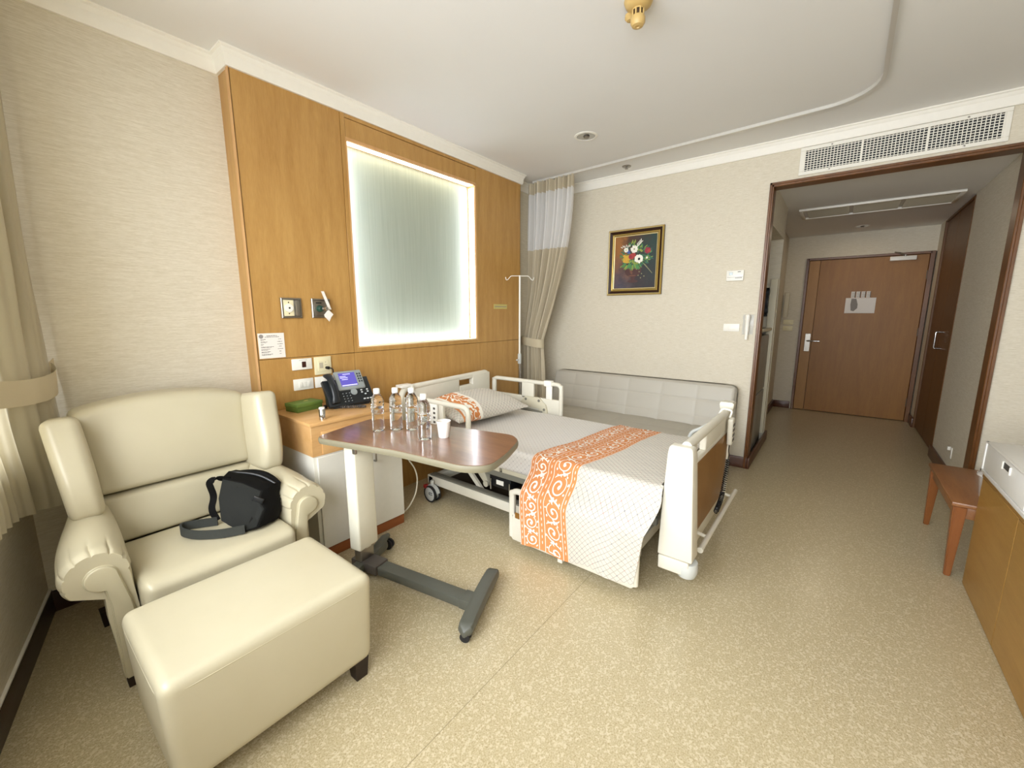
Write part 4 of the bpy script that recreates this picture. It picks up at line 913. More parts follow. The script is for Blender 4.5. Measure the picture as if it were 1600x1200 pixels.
# ---- overbed table
ob = thing('overbed_table', 'overbed table with a brown laminate top on a cream column', 'table', (1.20, 1.60, 0))
poly = [(.955, 1.990), (1.08, 1.50), (1.125, 1.13), (1.20, 1.045), (1.36, 1.085), (1.545, 1.160), (1.600, 1.240), (1.515, 1.62), (1.455, 1.90), (1.36, 2.10), (1.16, 2.055)]
def polyround(pts, r): return [(p.x, p.y) for p in rounded_path([(x, y, 0) for x, y in pts], r, 6, True)]
pr_ = polyround(poly, 0.055)
def inset(pts, d):
    out = []; n = len(pts); c = Vector((sum(p[0] for p in pts) / n, sum(p[1] for p in pts) / n))
    for i in range(n):
        t_ = (Vector(pts[(i + 1) % n]) - Vector(pts[i - 1])); t_ = t_.normalized() if t_.length else Vector((1, 0)); nn = Vector((-t_.y, t_.x)); p = Vector(pts[i])
        if nn.dot(c - p) < 0: nn = -nn
        out.append(tuple(p + nn * d))
    return out
bm = nb(); loft(bm, [[(x, y, z) for x, y in inset(pr_, d)] for d, z in ((0.012, 0.742), (0.003, 0.746), (0.0, 0.756), (0.0, 0.766), (0.003, 0.774), (0.007, 0.7755))]); tt = part('tabletop', bm, 'table_edge', ob)
bm = nb(); loft(bm, [[(x, y, z) for x, y in inset(pr_, 0.006)] for z in (0.7752, 0.7768)]); part('laminate', bm, 'laminate_top', tt, label='brown wood grain surface')
ux = Vector((0.16, -0.89, 0)).normalized(); vx = Vector((-ux.y, ux.x, 0)); CB = Vector((1.125, 1.885, 0))
FM = Matrix(((ux.x, vx.x, 0, CB.x), (ux.y, vx.y, 0, CB.y), (0, 0, 1, 0), (0, 0, 0, 1)))
bm = nb(); box(bm, -0.038, 0.038, -0.062, 0.068, 0.155, 0.742, 0.012, 3, M=FM); box(bm, 0.02, 0.037, -0.018, 0.018, 0.155, 0.742, 0.003, 2, M=FM); part('column', bm, 'column_cream', ob)
bm = nb(); box(bm, -0.10, 0.22, -0.05, 0.05, 0.728, 0.743, 0.004, M=FM); part('top_bracket', bm, 'steel', ob)
bm = nb(); box(bm, -0.026, 0.026, -0.046, 0.046, 0.085, 0.16, 0.008, 3, M=FM); part('inner_column', bm, 'steel', ob)
bm = nb(); box(bm, -0.055, 0.125, -0.045, 0.045, 0.036, 0.090, 0.006, 2, M=FM); part('base_clamp', bm, 'base_clamp', ob)
bm = nb(); box(bm, 0.125, 0.635, -0.036, 0.036, 0.038, 0.084, 0.006, 2, M=FM); box(bm, 0.633, 0.70, -0.040, 0.040, 0.036, 0.088, 0.008, 2, M=FM); part('base_bar', bm, 'base_grey', ob)
# end foot, a rounded bar that dips to its castors
def footbar(c, d, L0, L1, w_, h, bow):
    bm = nb(); rings = []; n = 24; c = Vector(c); d = Vector(d).normalized(); s_ = Vector((-d.y, d.x, 0))
    for k in range(n + 1):
        u = k / n; l = lerp(L0, L1, u); e = min(u, 1 - u) * (L1 - L0); q = sqrt(max(0, 1 - (1 - min(1, e / w_)) ** 2)); ww = w_ * max(.12, q); zt = h - bow * (2 * u - 1) ** 2 - (1 - q) * 0.02; zb = 0.032
        p = c + d * l; rings.append([p + s_ * (ww * cos(a) * (1 if abs(cos(a)) > .5 else 1)) + Vector((0, 0, lerp(zb, zt, 0.5 + 0.5 * max(-1, min(1, 1.5 * sin(a)))))) for a in [2 * pi * j / 20 for j in range(20)]])
    return loft(bm, rings)
EF = CB + ux * 0.715
fdir = Vector((0.40, 0.175, 0)).normalized()
fo = part('end_foot', footbar((EF.x, EF.y, 0), fdir, -0.175, 0.275, 0.036, 0.094, 0.018), 'base_grey', ob)
def castor(p, r, parent, mat_='rubber', name='castor', ang=0.4):
    bm = nb(); t_ = bmesh.new()
    for s_ in (-1, 1): lathe(t_, [(0, -0.006), (r * .6, -0.008), (r, -0.005), (r, 0.005), (r * .6, 0.008), (0, 0.006)], (0.011 * s_, 0, 0), 20, 'x')
    merge(bm, t_, 0, Matrix.Translation(p) @ Matrix.Rotation(ang, 4, 'Z'))
    tube(bm, [(p[0], p[1], p[2]), (p[0], p[1], p[2] + r + 0.006)], 0.006, 8)
    return part(name, bm, mat_, parent)
castor((EF.x - fdir.x * 0.15, EF.y - fdir.y * 0.15, 0.0225), 0.0225, fo); castor((EF.x + fdir.x * 0.24, EF.y + fdir.y * 0.24, 0.0225), 0.0225, fo)
BF = CB - ux * 0.0
fo2 = part('rear_foot', footbar((BF.x, BF.y, 0), fdir, -0.20, 0.20, 0.032, 0.085, 0.0), 'base_grey', ob)
bm = nb(); ap_ = [BF + fdir * l + Vector((0, 0, z)) for l, z in ((0.02, 0.05), (0.09, 0.055), (0.14, 0.075), (0.19, 0.090), (0.235, 0.085))]; tube(bm, ap_, [0.032, 0.030, 0.026, 0.022, 0.014], 12); part('foot_arm', bm, 'base_grey', fo2)
castor(tuple(BF + fdir * 0.235 + Vector((0.0, 0, 0.030))), 0.030, fo2); castor(tuple(BF - fdir * 0.17 + Vector((0, 0, 0.0225))), 0.0225, fo2)
bm = nb(); box(bm, 0.055, 0.075, -0.085, -0.07, 0.70, 0.742, 0.002, M=FM); part('height_lever', bm, 'steel', ob)

# ---- bottles and cup
def bottle_prof(): 
    P_ = [(0, 0.004), (0.020, 0.0), (0.029, 0.003), (0.032, 0.010), (0.0325, 0.020)]
    z = 0.022
    while z < 0.092: P_.append((0.0325, z)); P_.append((0.0325, z + 0.018)); z += 0.020
    for k in range(5): P_ += [(0.0330, 0.094 + k * 0.006), (0.0308, 0.097 + k * 0.006)]
    P_ += [(0.0330, 0.126), (0.0325, 0.130), (0.0325, 0.158), (0.0310, 0.166), (0.026, 0.178), (0.019, 0.190), (0.0145, 0.196), (0.0135, 0.200), (0.0, 0.200)]
    return P_
def make_bottle(label, x, y, rz):
    t_ = thing('water_bottle', label, 'bottle', (x, y, 0.777), 'water bottles on the overbed table', local=True, rotz=rz)
    bm = nb(); lathe(bm, bottle_prof(), (0, 0, 0), 32)
    for v in bm.verts:   # moulded panels: flatten the lower half and emboss ribs
        r = sqrt(v.co.x ** 2 + v.co.y ** 2)
        if r > 0.028:
            a = atan2(v.co.y, v.co.x)
            if v.co.z < 0.092 and v.co.z > 0.018: f_ = 1 - 0.06 * (0.5 + 0.5 * cos(8 * a))
            elif 0.127 < v.co.z < 0.160: f_ = 1 - 0.05 * (0.5 + 0.5 * cos(4 * a))
            else: f_ = 1
            v.co.x *= f_; v.co.y *= f_
    part('bottle_body', bm, 'water_bottle', t_)
    part('neck_ring', lathe(nb(), [(0.0135, 0.196), (0.0165, 0.197), (0.0165, 0.1995), (0.0135, 0.2005)], (0, 0, 0), 20), 'clear_plastic', t_)
    bm = nb(); lathe(bm, [(0.0, 0.2008), (0.0158, 0.2008), (0.0162, 0.204), (0.0155, 0.221), (0.0140, 0.224), (0, 0.2245)], (0, 0, 0), 36)
    for v in bm.verts:
        if 0.203 < v.co.z < 0.222: a = atan2(v.co.y, v.co.x); f_ = 1 + 0.03 * (1 if int(round(a / (2 * pi) * 36)) % 2 else 0); v.co.x *= f_; v.co.y *= f_
    part('cap', bm, 'white_plastic', t_); return t_
make_bottle('clear water bottle with a white cap, leftmost in the row on the overbed table', 1.222, 1.838, 0.2)
make_bottle('clear water bottle with a white cap, second from the left on the overbed table', 1.295, 1.784, 0.9)
make_bottle('clear water bottle with a white cap, third from the left on the overbed table', 1.347, 1.717, 1.6)
make_bottle('clear water bottle standing nearest the front, beside the paper cup', 1.275, 1.536, 0.5)
pc_ = thing('paper_cup', 'small cream paper cup beside the front water bottle', 'cup', (1.356, 1.488, 0.777))
bm = nb(); lathe(bm, [(0, 0.004), (0.0235, 0.002), (0.0245, 0.0), (0.0255, 0.002), (0.0340, 0.078), (0.0355, 0.079), (0.0360, 0.081), (0.0350, 0.083), (0.0330, 0.082), (0.0325, 0.078), (0.0240, 0.008), (0, 0.007)], (1.356, 1.488, 0.777), 32)
part('cup_body', bm, 'paper', pc_)

# ---- hospital bed
XN, XF = 1.93, 2.93
bed = thing('hospital_bed', 'cream hospital bed with side rails and brown end panel', 'bed', (2.43, 1.55, 0))
def bar(bm, x0, x1, y0, y1, z0, z1, b=0.008): return box(bm, x0, x1, y0, y1, z0, z1, b, 3)
bm = nb()
for y0, y1 in ((0.64, 1.28), (1.30, 1.62), (1.64, 2.48)): bar(bm, 1.965, 2.885, y0, y1, 0.365, 0.398, 0.006)
part('mattress_deck', bm, 'bed_plastic_darker', bed)
bm = nb(); bar(bm, 1.975, 2.005, 0.62, 2.50, 0.325, 0.364, .004); bar(bm, 2.845, 2.875, 0.62, 2.50, 0.325, 0.364, .004)
for y in (0.66, 1.3, 1.9, 2.44): bar(bm, 2.0, 2.85, y, y + 0.03, 0.325, 0.355, .003)
part('upper_frame', bm, 'bed_grey', bed)
bm = nb()
for x in (1.955, 2.845): bar(bm, x, x + 0.055, 0.70, 2.34, 0.115, 0.180, 0.005)
for y in (2.28, 0.72): bar(bm, 1.955, 2.90, y, y + 0.05, 0.115, 0.175, 0.005)
bf_ = part('base_frame', bm, 'bed_plastic', bed)
for x in (1.957, 2.847): part('frame_cover', box(nb(), x, x + 0.051, 0.72, 2.31, 0.181, 0.192, 0.002), 'bed_grey', bf_, label='grey strip on top of the beam')
part('chassis_plate', box(nb(), 2.02, 2.84, 0.80, 2.25, 0.120, 0.135, 0.003), 'deck_dark', bed)
for x, y in ((1.93, 2.26), (2.93, 2.26), (1.985, 0.86), (2.88, 0.86)):
    bm = nb(); c_ = (x, y, 0.062)
    for dx in (-0.022, 0.022): lathe(bm, [(0, -0.006), (0.050, -0.006), (0.054, -0.003), (0.054, 0.003), (0.050, 0.006), (0, 0.006)], (x + dx, y, 0.062), 28, 'x')
    cs = part('castor', bm, 'caster_grey', bed)
    bm = nb()
    for dx in (-0.022, 0.022): lathe(bm, [(0.052, -0.009), (0.062, -0.008), (0.062, 0.008), (0.052, 0.009)], (x + dx, y, 0.062), 28, 'x', ring=True)
    part('tyre', bm, 'rubber', cs)
    bm = nb(); rings = []
    for k in range(9): a = radians(lerp(20, 170, k / 8)); rings.append([(x + dx, y + 0.068 * cos(a) * s_, 0.062 + 0.068 * sin(a) * s_) for dx, s_ in ((-0.014, 1), (0.014, 1), (0.014, 0.9), (-0.014, 0.9))])
    loft(bm, rings); tube(bm, [(x, y, 0.11), (x, y, 0.16)], 0.014, 12); part('fork', bm, 'caster_grey', cs)
    bm = nb(); tube(bm, rounded_path([(x - 0.0295, y - 0.03, 0.075), (x - 0.0295, y + 0.005, 0.075), (x - 0.0295, y + 0.005, 0.060), (x - 0.0295, y - 0.03, 0.060)], 0.007), 0.0022, 6); part('wheel_cover_slot', bm, 'rubber', cs)
    if y > 2: bm = nb(); box(bm, x - 0.035, x - 0.005, y + 0.03, y + 0.062, 0.098, 0.125, 0.006); part('brake_pedal', bm, 'red_plastic', cs, label='red brake tab')
for x in (2.03, 2.80):
    bm = nb(); loft(bm, [[(x - .012, y + a, z) for a in ()] or [(x - 0.010, y - 0.022, z), (x + 0.010, y - 0.022, z), (x + 0.010, y + 0.022, z), (x - 0.010, y + 0.022, z)] for y, z in ((1.86, 0.17), (2.06, 0.36))]); loft(bm, [[(x - 0.010, y - 0.022, z), (x + 0.010, y - 0.022, z), (x + 0.010, y + 0.022, z), (x - 0.010, y + 0.022, z)] for y, z in ((0.92, 0.17), (1.12, 0.36))])
    part('lifting_arm', bm, 'bed_plastic', bed)
bm = nb(); prism(bm, [(2.16, 0.36), (1.90, 0.36), (1.84, 0.30), (1.80, 0.22), (1.83, 0.20), (1.90, 0.27), (1.98, 0.30)], 'x', 2.04, 2.10, 0.004)
tube(bm, [(2.03, 1.82, 0.215), (2.80, 1.82, 0.215)], 0.022, 12); tube(bm, [(2.45, 1.82, 0.23), (2.45, 1.30, 0.20)], 0.028, 14); part('actuator', bm, 'bed_plastic_darker', bed)
bm = nb(); box(bm, 1.985, 2.10, 1.56, 1.74, 0.245, 0.324, 0.004); bx_ = part('control_box', bm, 'black_plastic', bed, label='black box under the mattress deck')
part('label', box(nb(), 1.982, 1.9849, 1.62, 1.68, 0.268, 0.298), 'white_plastic', bx_)
for y in (1.565, 1.725): part('connector', tube(nb(), [(1.978, y, 0.225), (1.978, y, 0.30)], 0.006, 8), 'chrome', bx_)
# headboard
bm = nb(); hy0, hy1 = 2.520, 2.575
tube(bm, rounded_path([(1.850, hy0 - 0.03, 0.50), (1.850, hy0 - 0.03, 0.765), (1.93, hy0 + 0.02, 0.822), (2.86, hy0 + 0.03, 0.845), (2.885, hy0 + 0.03, 0.815), (2.885, hy0 + 0.03, 0.48)], 0.09, 8), 0.023, 12)
bar(bm, 2.00, 2.50, hy0 + 0.005, hy1 - 0.005, 0.47, 0.833, 0.01); bar(bm, 2.50, 2.885, hy0 + 0.005, hy1 - 0.005, 0.47, 0.762, 0.01); bar(bm, 2.50, 2.885, hy0 + 0.005, hy1 - 0.005, 0.812, 0.848, 0.01)
bar(bm, 2.66, 2.895, hy0 + 0.003, hy1 - 0.003, 0.47, 0.848, 0.01); bar(bm, 1.84, 2.02, hy0 + 0.005, hy1 - 0.01, 0.45, 0.62, 0.01); bar(bm, 1.84, 1.90, hy0 - 0.045, hy1 - 0.01, 0.50, 0.77, 0.015)
hb = part('headboard', bm, 'bed_plastic', bed)
bm = nb(); box(bm, 1.88, 1.99, hy0 - 0.012, hy1 + 0.005, 0.832, 0.852, 0.004); box(bm, 1.965, 1.99, hy0 - 0.016, hy0, 0.790, 0.840, 0.004); part('clip', bm, 'white_plastic', hb)
# side rails
def side_rail(name, x, y0, y1, z0, z1, solid, posts, inset_=None, lab=None, thick=0.013):
    bm = nb(); h = thick
    P_ = rounded_path([(x, y0 + 0.018, z0 + 0.02), (x, y0 + 0.018, z1 - 0.018), (x, y1 - 0.018, z1 - 0.018), (x, y1 - 0.018, z0 + 0.02)], 0.05, 6); tube(bm, P_, 0.018, 12)
    prism(bm, [(y0 + 0.005, z0 + 0.03), (y0 + 0.03, z0), (y1 - 0.03, z0), (y1 - 0.005, z0 + 0.03), (y1 - 0.005, solid), (y0 + 0.005, solid)], 'x', x - h, x + h, 0.006, 3)
    for a, b_ in posts: bar(bm, x - h, x + h, a, b_, solid - 0.02, z1 - 0.02, 0.006)
    return part(name, bm, 'bed_plastic', bed, label=lab)
rf_ = side_rail('side_rail', 2.955, 1.765, 2.545, 0.505, 0.805, 0.655, [(2.50, 2.54), (2.06, 2.19), (1.768, 1.80)])
bm = nb(); prism(bm, [(2.19, 0.605), (2.14, 0.655), (1.99, 0.660), (1.92, 0.60), (1.90, 0.525), (1.97, 0.525), (2.00, 0.56), (2.20, 0.57)], 'x', 2.925, 2.942, 0.004); br = part('hinge_bracket', bm, 'bed_plastic_darker', rf_)
bm = nb()
for y, z in ((2.13, 0.632), (1.99, 0.632), (1.935, 0.56)): lathe(bm, [(0.012, 0), (0.011, -0.004), (0, -0.005)], (2.925, y, z), 12, 'x')
tube(bm, [(2.930, 2.18, 0.535), (2.930, 1.95, 0.535)], 0.012, 8); part('bolts', bm, 'bed_grey', rf_)
bm = nb(); box(bm, 2.93, 2.975, 1.87, 1.945, 0.765, 0.815, 0.004); box(bm, 2.935, 2.95, 1.865, 1.925, 0.655, 0.77, 0.004); box(bm, 2.933, 2.9355, 1.885, 1.905, 0.70, 0.72, 0); part('clip', bm, 'white_plastic', rf_)
rn = side_rail('side_rail', 1.885, 1.815, 2.44, 0.50, 0.795, 0.615, [(2.06, 2.10), (2.40, 2.43)])
bm = nb(); box(bm, 1.872, 1.898, 2.12, 2.26, 0.61, 0.765, 0.006); pn = part('control_panel', bm, 'white_plastic', rn)
bm = nb()
for j in range(4):
    for i in range(2): box(bm, 1.869, 1.8725, 2.135 + i * 0.06, 2.155 + i * 0.06, 0.63 + j * 0.032, 0.645 + j * 0.032, 0.001, 1)
part('buttons', bm, 'ink', pn)
rl = side_rail('side_rail', 1.815, 0.64, 1.435, 0.050, 0.375, 0.215, [(1.395, 1.43), (1.06, 1.12), (0.645, 0.68)])
part('brown_inlay', box(nb(), 1.7995, 1.803, 1.13, 1.385, 0.196, 0.232, 0.001, 1), 'foot_panel_wood', rl, label='brown strip below the opening')
part('lower_catch', box(nb(), 1.80, 1.83, 1.06, 1.09, 0.030, 0.052, 0.003), 'bed_plastic', rl)
side_rail('side_rail', 3.02, 0.64, 1.435, 0.050, 0.375, 0.215, [(1.395, 1.43), (1.06, 1.12), (0.645, 0.68)])
for x0, x1 in ((1.828, 1.975), (2.875, 3.008)):
    bm = nb(); prism(bm, [(x0, 0.12), (x0, 0.20), (x1, 0.345), (x1, 0.325), (x0 + 0.02, 0.12)], 'y', 0.86, 0.90, 0.002); prism(bm, [(x0, 0.12), (x0, 0.20), (x1, 0.345), (x1, 0.325), (x0 + 0.02, 0.12)], 'y', 1.16, 1.20, 0.002); part('rail_linkage', bm, 'bed_grey', bed)
# footboard
bm = nb()
loft(bm, [[(x0, y0, z), (x0, y1, z), (x1, y1 + .0, z), (x1, y0 - .0, z)] for z, x0, x1, y0, y1 in ((0.215, 1.922, 2.025, 0.430, 0.592), (0.50, 1.927, 2.020, 0.448, 0.586), (0.725, 1.935, 2.015, 0.462, 0.578), (0.760, 1.940, 2.010, 0.468, 0.574), (0.768, 1.950, 2.000, 0.478, 0.566))])
bmesh.ops.bevel(bm, geom=bm.edges[:], offset=0.009, segments=3, profile=0.5, affect='EDGES', clamp_overlap=True)
fb = part('footboard', bm, 'bed_plastic', bed)
bm = nb()
bar(bm, 2.01, 2.90, 0.490, 0.525, 0.150, 0.662, 0.008); bar(bm, 2.01, 2.12, 0.490, 0.525, 0.66, 0.75, 0.008); bar(bm, 2.30, 2.90, 0.490, 0.525, 0.66, 0.75, 0.008)
tube(bm, [(1.99, 0.507, 0.762), (2.88, 0.507, 0.762)], 0.023, 14)
bar(bm, 2.865, 2.935, 0.478, 0.54, 0.16, 0.775, 0.012); part('board', bm, 'bed_plastic', fb)
bm = nb(); loft(bm, [[(2.90 + a * s_, 0.508 + b_ * s_, z) for a, b_ in ((-.04, -.038), (.045, -.038), (.045, .042), (-.04, .042))] for z, s_ in ((0.765, .75), (0.785, .95), (0.815, 1.05), (0.825, .95))]); bmesh.ops.bevel(bm, geom=bm.edges[:], offset=0.008, segments=2, affect='EDGES', clamp_overlap=True); part('corner_cap', bm, 'bed_plastic', fb)
part('brown_panel', box(nb(), 2.075, 2.865, 0.4865, 0.4895, 0.235, 0.640, 0.001, 1), 'foot_panel_wood', fb, label='brown inset panel on the outer face')
bm = nb(); tube(bm, [(2.10, 0.435, 0.205), (3.0, 0.435, 0.205)], 0.013, 12); tube(bm, [(2.25, 0.435, 0.205), (2.25, 0.495, 0.215)], 0.010, 8); tube(bm, [(2.88, 0.435, 0.205), (2.88, 0.495, 0.215)], 0.010, 8); lathe(bm, [(0, -0.002), (0.015, -0.002), (0.015, 0.012), (0, 0.012)], (2.095, 0.435, 0.205), 14, 'x'); part('bumper_bar', bm, 'bed_plastic', fb)
bm = nb(); prism(bm, [(1.925, 0.208), (2.04, 0.208), (2.04, 0.17), (2.0, 0.14), (1.93, 0.135)], 'y', 0.445, 0.59, 0.008, 3); cc_ = part('corner_housing', bm, 'bed_plastic', fb)
bm = nb(); loft(bm, [[(1.975 + r * cos(a), 0.462 + r * sin(a), z) for a in [2 * pi * q / 24 for q in range(24)]] for r, z in ((0.046, 0.196), (0.050, 0.175), (0.049, 0.145), (0.040, 0.122), (0.018, 0.115))]); part('bumper_roller', bm, 'caster_grey', fb, label='pale grey corner bumper')
part('roller_cap', lathe(nb(), [(0.022, 0.0), (0.020, 0.006), (0.008, 0.006), (0.007, 0.003), (0, 0.003)], (1.975, 0.462, 0.1965), 18), 'bed_plastic_darker', fb)
bm = nb(); tube(bm, rounded_path([(2.905, 0.74, 0.50), (2.905, 0.72, 0.585), (2.905, 0.66, 0.62), (2.905, 0.61, 0.66), (2.905, 0.585, 0.64)], 0.03), 0.012, 10); part('release_lever', bm, 'caster_grey', bed)
bm = nb(); HM = Matrix.Translation((2.80, 0.462, 0.66)) @ Matrix.Rotation(radians(-6), 4, 'Y'); box(bm, -0.032, 0.032, -0.014, 0.016, -0.085, 0.085, 0.010, 3, M=HM); hc = part('hand_control', bm, 'bed_plastic', bed)
bm = nb()
for j in range(4):
    for i in (-1, 1): box(bm, i * 0.014 - 0.008, i * 0.014 + 0.008, -0.0175, -0.013, -0.062 + j * 0.032, -0.044 + j * 0.032, 0.002, 1, M=HM)
part('button_pad', bm, 'ink', hc)
bm = nb(); tube(bm, rounded_path([(2.80, 0.475, 0.745), (2.80, 0.462, 0.79), (2.80, 0.52, 0.797), (2.80, 0.535, 0.76)], 0.02), 0.006, 8); part('hook', bm, 'white_plastic', hc)
def coil(pts, turns, r, wire):
    pts = [Vector(p) for p in pts]; n = turns * 10; L_ = [0]
    for a, b_ in zip(pts[:-1], pts[1:]): L_.append(L_[-1] + (b_ - a).length)
    out = []
    for k in range(n + 1):
        u = k / n * L_[-1]; i = min(len(pts) - 2, max(j for j in range(len(L_)) if L_[j] <= u)); tt_ = (u - L_[i]) / max(1e-6, L_[i + 1] - L_[i]); p = pts[i].lerp(pts[i + 1], tt_)
        d = (pts[i + 1] - pts[i]).normalized(); s1 = d.orthogonal().normalized(); s2 = d.cross(s1); a = 2 * pi * k / 10; out.append(p + (s1 * cos(a) + s2 * sin(a)) * r)
    return tube(nb(), out, wire, 5)
part('cord_tail', tube(nb(), rounded_path([(2.79, 0.462, 0.575), (2.74, 0.455, 0.55), (2.76, 0.453, 0.52), (2.72, 0.45, 0.50)], 0.02), 0.003, 6), 'black_plastic', hc)
part('coiled_cord', coil(rounded_path([(2.72, 0.45, 0.50), (2.68, 0.45, 0.40), (2.63, 0.447, 0.32), (2.55, 0.445, 0.285), (2.46, 0.445, 0.265)], 0.1, 5), 30, 0.011, 0.0034), 'black_plastic', hc)
bm = nb(); tube(bm, rounded_path([(1.70, 2.19, 0.48), (1.67, 2.20, 0.42), (1.73, 2.20, 0.33), (1.75, 2.20, 0.25), (1.73, 2.20, 0.14), (1.66, 2.21, 0.05), (1.618, 2.26, 0.008), (1.60, 2.40, 0.006)], 0.06), 0.005, 8)
tube(bm, rounded_path([(1.70, 2.19, 0.48), (1.80, 2.24, 0.52), (1.90, 2.35, 0.45), (1.97, 2.40, 0.35)], 0.05), 0.005, 8)
part('power_cable', bm, 'wire_white', bed)

# ---- mattress, pillow, blanket
def mf(x, y, z):
    X = 2.415 + x * 0.478; Y = 1.575 + y * 0.925; Z = lerp(0.400, 0.545, (z + 1) / 2); Z += 0.003 * noise.noise(Vector((X * 5, Y * 5, 0))) * (z > 0); return Vector((X, Y, Z))
bm = nb(); cushion(bm, mf, (0.05, 0.03, 0.4), (0.01, 0, 0.02), 34); box_uv(bm)
tag(obj('mattress', bm, 'sheet_cotton'), 'mattress in a pale patterned sheet on the hospital bed', 'mattress')
pw = thing('pillow', 'patterned white pillow with an orange border at the head of the bed', 'pillow', (2.38, 2.22, 0.555), local=True, rotz=radians(-6))
t = NT('orange_scroll'); v = t.coord('Object', (1, 1, 1)); n1 = t.n('ShaderNodeTexWave', wave_type='RINGS', rings_direction='SPHERICAL'); n1.inputs['Scale'].default_value = 9; n1.inputs['Distortion'].default_value = 9; n1.inputs['Detail'].default_value = 1; n1.inputs['Detail Scale'].default_value = 2.2; t.l(v, n1.inputs['Vector'])
f = t.math('GREATER_THAN', n1.outputs['Fac'], 0.80)
t.l(t.mix(f, lin('cf8349'), lin('f1ece2')), t.b.inputs['Base Color']); t.b.inputs['Roughness'].default_value = 0.8; t.done('orange_scroll')
def pf_(x, y, z):
    m = max(abs(x), abs(y)); c_ = (1 - 0.90 * abs(x) ** 4) * (1 - 0.90 * abs(y) ** 4); pin = 1 - 0.10 * (1 - abs(x)) ** 0.5 * abs(y) ** 6
    h = 0.092 * c_ + 0.006; X = x * 0.365 * (1 - 0.04 * (1 - y * y)); Y = y * 0.235 * (1 - 0.05 * (1 - x * x)) * pin
    X += 0.0; Z = 0.070 + z * h * (1.0 if z > 0 else 0.62) + 0.06 * (y * .5 + .5) + 0.004 * noise.noise(Vector((X * 9, Y * 9, 1)))
    return Vector((X, Y, Z))
bm = nb(); cushion(bm, pf_, (0.02, 0.02, 0.9), (0, 0, 0), 40)
for fc in bm.faces:
    x_ = fc.calc_center_median().x
    if -0.27 < x_ < -0.13: fc.material_index = 1
    elif -0.285 < x_ < -0.115: fc.material_index = 2
    elif -0.305 < x_ < -0.10: fc.material_index = 3
box_uv(bm); part('pillow_case', bm, ['print_cotton', 'orange_scroll', 'white_print', 'orange_cotton'], pw, angle=80)
# blanket
LT, RA = 0.955, 0.045; LS = LT + RA * pi / 2 + 0.445
def BY0(s): return lerp(0.605, 0.600, s / LT) if s < LT else lerp(0.585, 0.655, min(1, (s - LT) / 0.5)) - 0.02 * sin(pi * min(1, (s - LT) / 0.25))
def BY1(s): return 1.195 + 0.135 * min(1, s / LT) + 0.012 * sin(s * 7)
def BF_(s, y):
    if s < LT: x = 2.895 - s; z = 0.563
    elif s < LT + RA * pi / 2: a = (s - LT) / RA; x = 1.940 - RA * sin(a); z = 0.563 - RA * (1 - cos(a))
    else:
        d = s - LT - RA * pi / 2; x = 1.895 - 0.112 * smooth(0.02, 0.17, d) ; z = 0.563 - RA - d * (0.995)
        k = smooth(0.0, 0.35, d); x -= 0.010 * k * sin(y * 13 + 1.0 + d * 5) + 0.014 * k * exp(-((y - 0.76 - d * .1) / 0.045) ** 2) - 0.008 * k * exp(-((y - 0.70) / 0.025) ** 2)
        z += 0.012 * k * sin(y * 9 + 0.6) + 0.010 * k * cos(y * 21)
    if s < LT:
        z += 0.004 * noise.noise(Vector((x * 4, y * 4, 0.3))) + 0.002 * noise.noise(Vector((x * 14, y * 9, 2)))
        z += 0.004 * exp(-((y - BY1(s) + 0.01) / 0.015) ** 2) - 0.028 * smooth(0.05, 0, s)
        z += 0.012 * exp(-((s - 0.80) / 0.12) ** 2) * exp(-((y - 1.22) / 0.12) ** 2)
    return Vector((x, y, z))
BW = 0.312
bm = nb()
surf(bm, lambda u, v: BF_(u * LS, lerp(BY0(u * LS), BY1(u * LS) - BW, v)), 90, 30, 0, lambda u, v: (u * LS, lerp(BY0(u * LS), BY1(u * LS) - BW, v)))
surf(bm, lambda u, v: BF_(u * LS, BY1(u * LS) - BW * (1 - v)), 90, 20, 1, lambda u, v: (u * LS, v * BW))
bmesh.ops.remove_doubles(bm, verts=bm.verts[:], dist=0.0004)
# back side and hem thickness
bm.normal_update()
geo = bmesh.ops.duplicate(bm, geom=bm.faces[:])
up_sign = 1 if sum((f.normal.z for f in bm.faces)) >= 0 else -1
for v in [g_ for g_ in geo['geom'] if isinstance(g_, bmesh.types.BMVert)]:
    v.co = v.co - Vector((0, 0, 1)) * 0.006 if v.co.z > 0.53 else v.co + Vector((0.007, 0, -0.0))
uvl = bm.loops.layers.uv.verify()
def ribb(pts, w, mi=2):
    """ribbon of printed colour that follows the cloth; pts are (s, t) with t measured from the head edge"""
    n = len(pts); prev = None
    for i, (s, t_) in enumerate(pts):
        a = pts[max(i - 1, 0)]; b_ = pts[min(i + 1, n - 1)]; dx, dy = b_[0] - a[0], b_[1] - a[1]; L_ = sqrt(dx * dx + dy * dy) or 1; nx, ny = -dy / L_, dx / L_
        ww = w[i] if isinstance(w, list) else w; cur = []
        for sg in (1, -1):
            ss = min(LS - 0.001, max(0.001, s + nx * ww * sg)); tt_ = t_ + ny * ww * sg; y = BY1(ss) - tt_; p = BF_(ss, y)
            e = 0.004; du = BF_(ss + e, y) - p; dv = BF_(ss, y + e) - p; nn = du.cross(dv).normalized()
            if nn.z + (-nn.x if ss > LT else 0) < 0: nn = -nn
            cur.append(bm.verts.new(p + nn * 0.0014))
        if prev:
            f_ = bm.faces.new((prev[0], prev[1], cur[1], cur[0])); f_.material_index = mi
        prev = cur
def sline(t_, w, s0=0.0, s1=None, n=110, mi=2): s1 = s1 or LS; ribb([(lerp(s0, s1, k / n), t_) for k in range(n + 1)], w, mi)
for t_ in (0.004, 0.030, 0.125, 0.163, 0.278, 0.310): sline(t_, 0.0017)
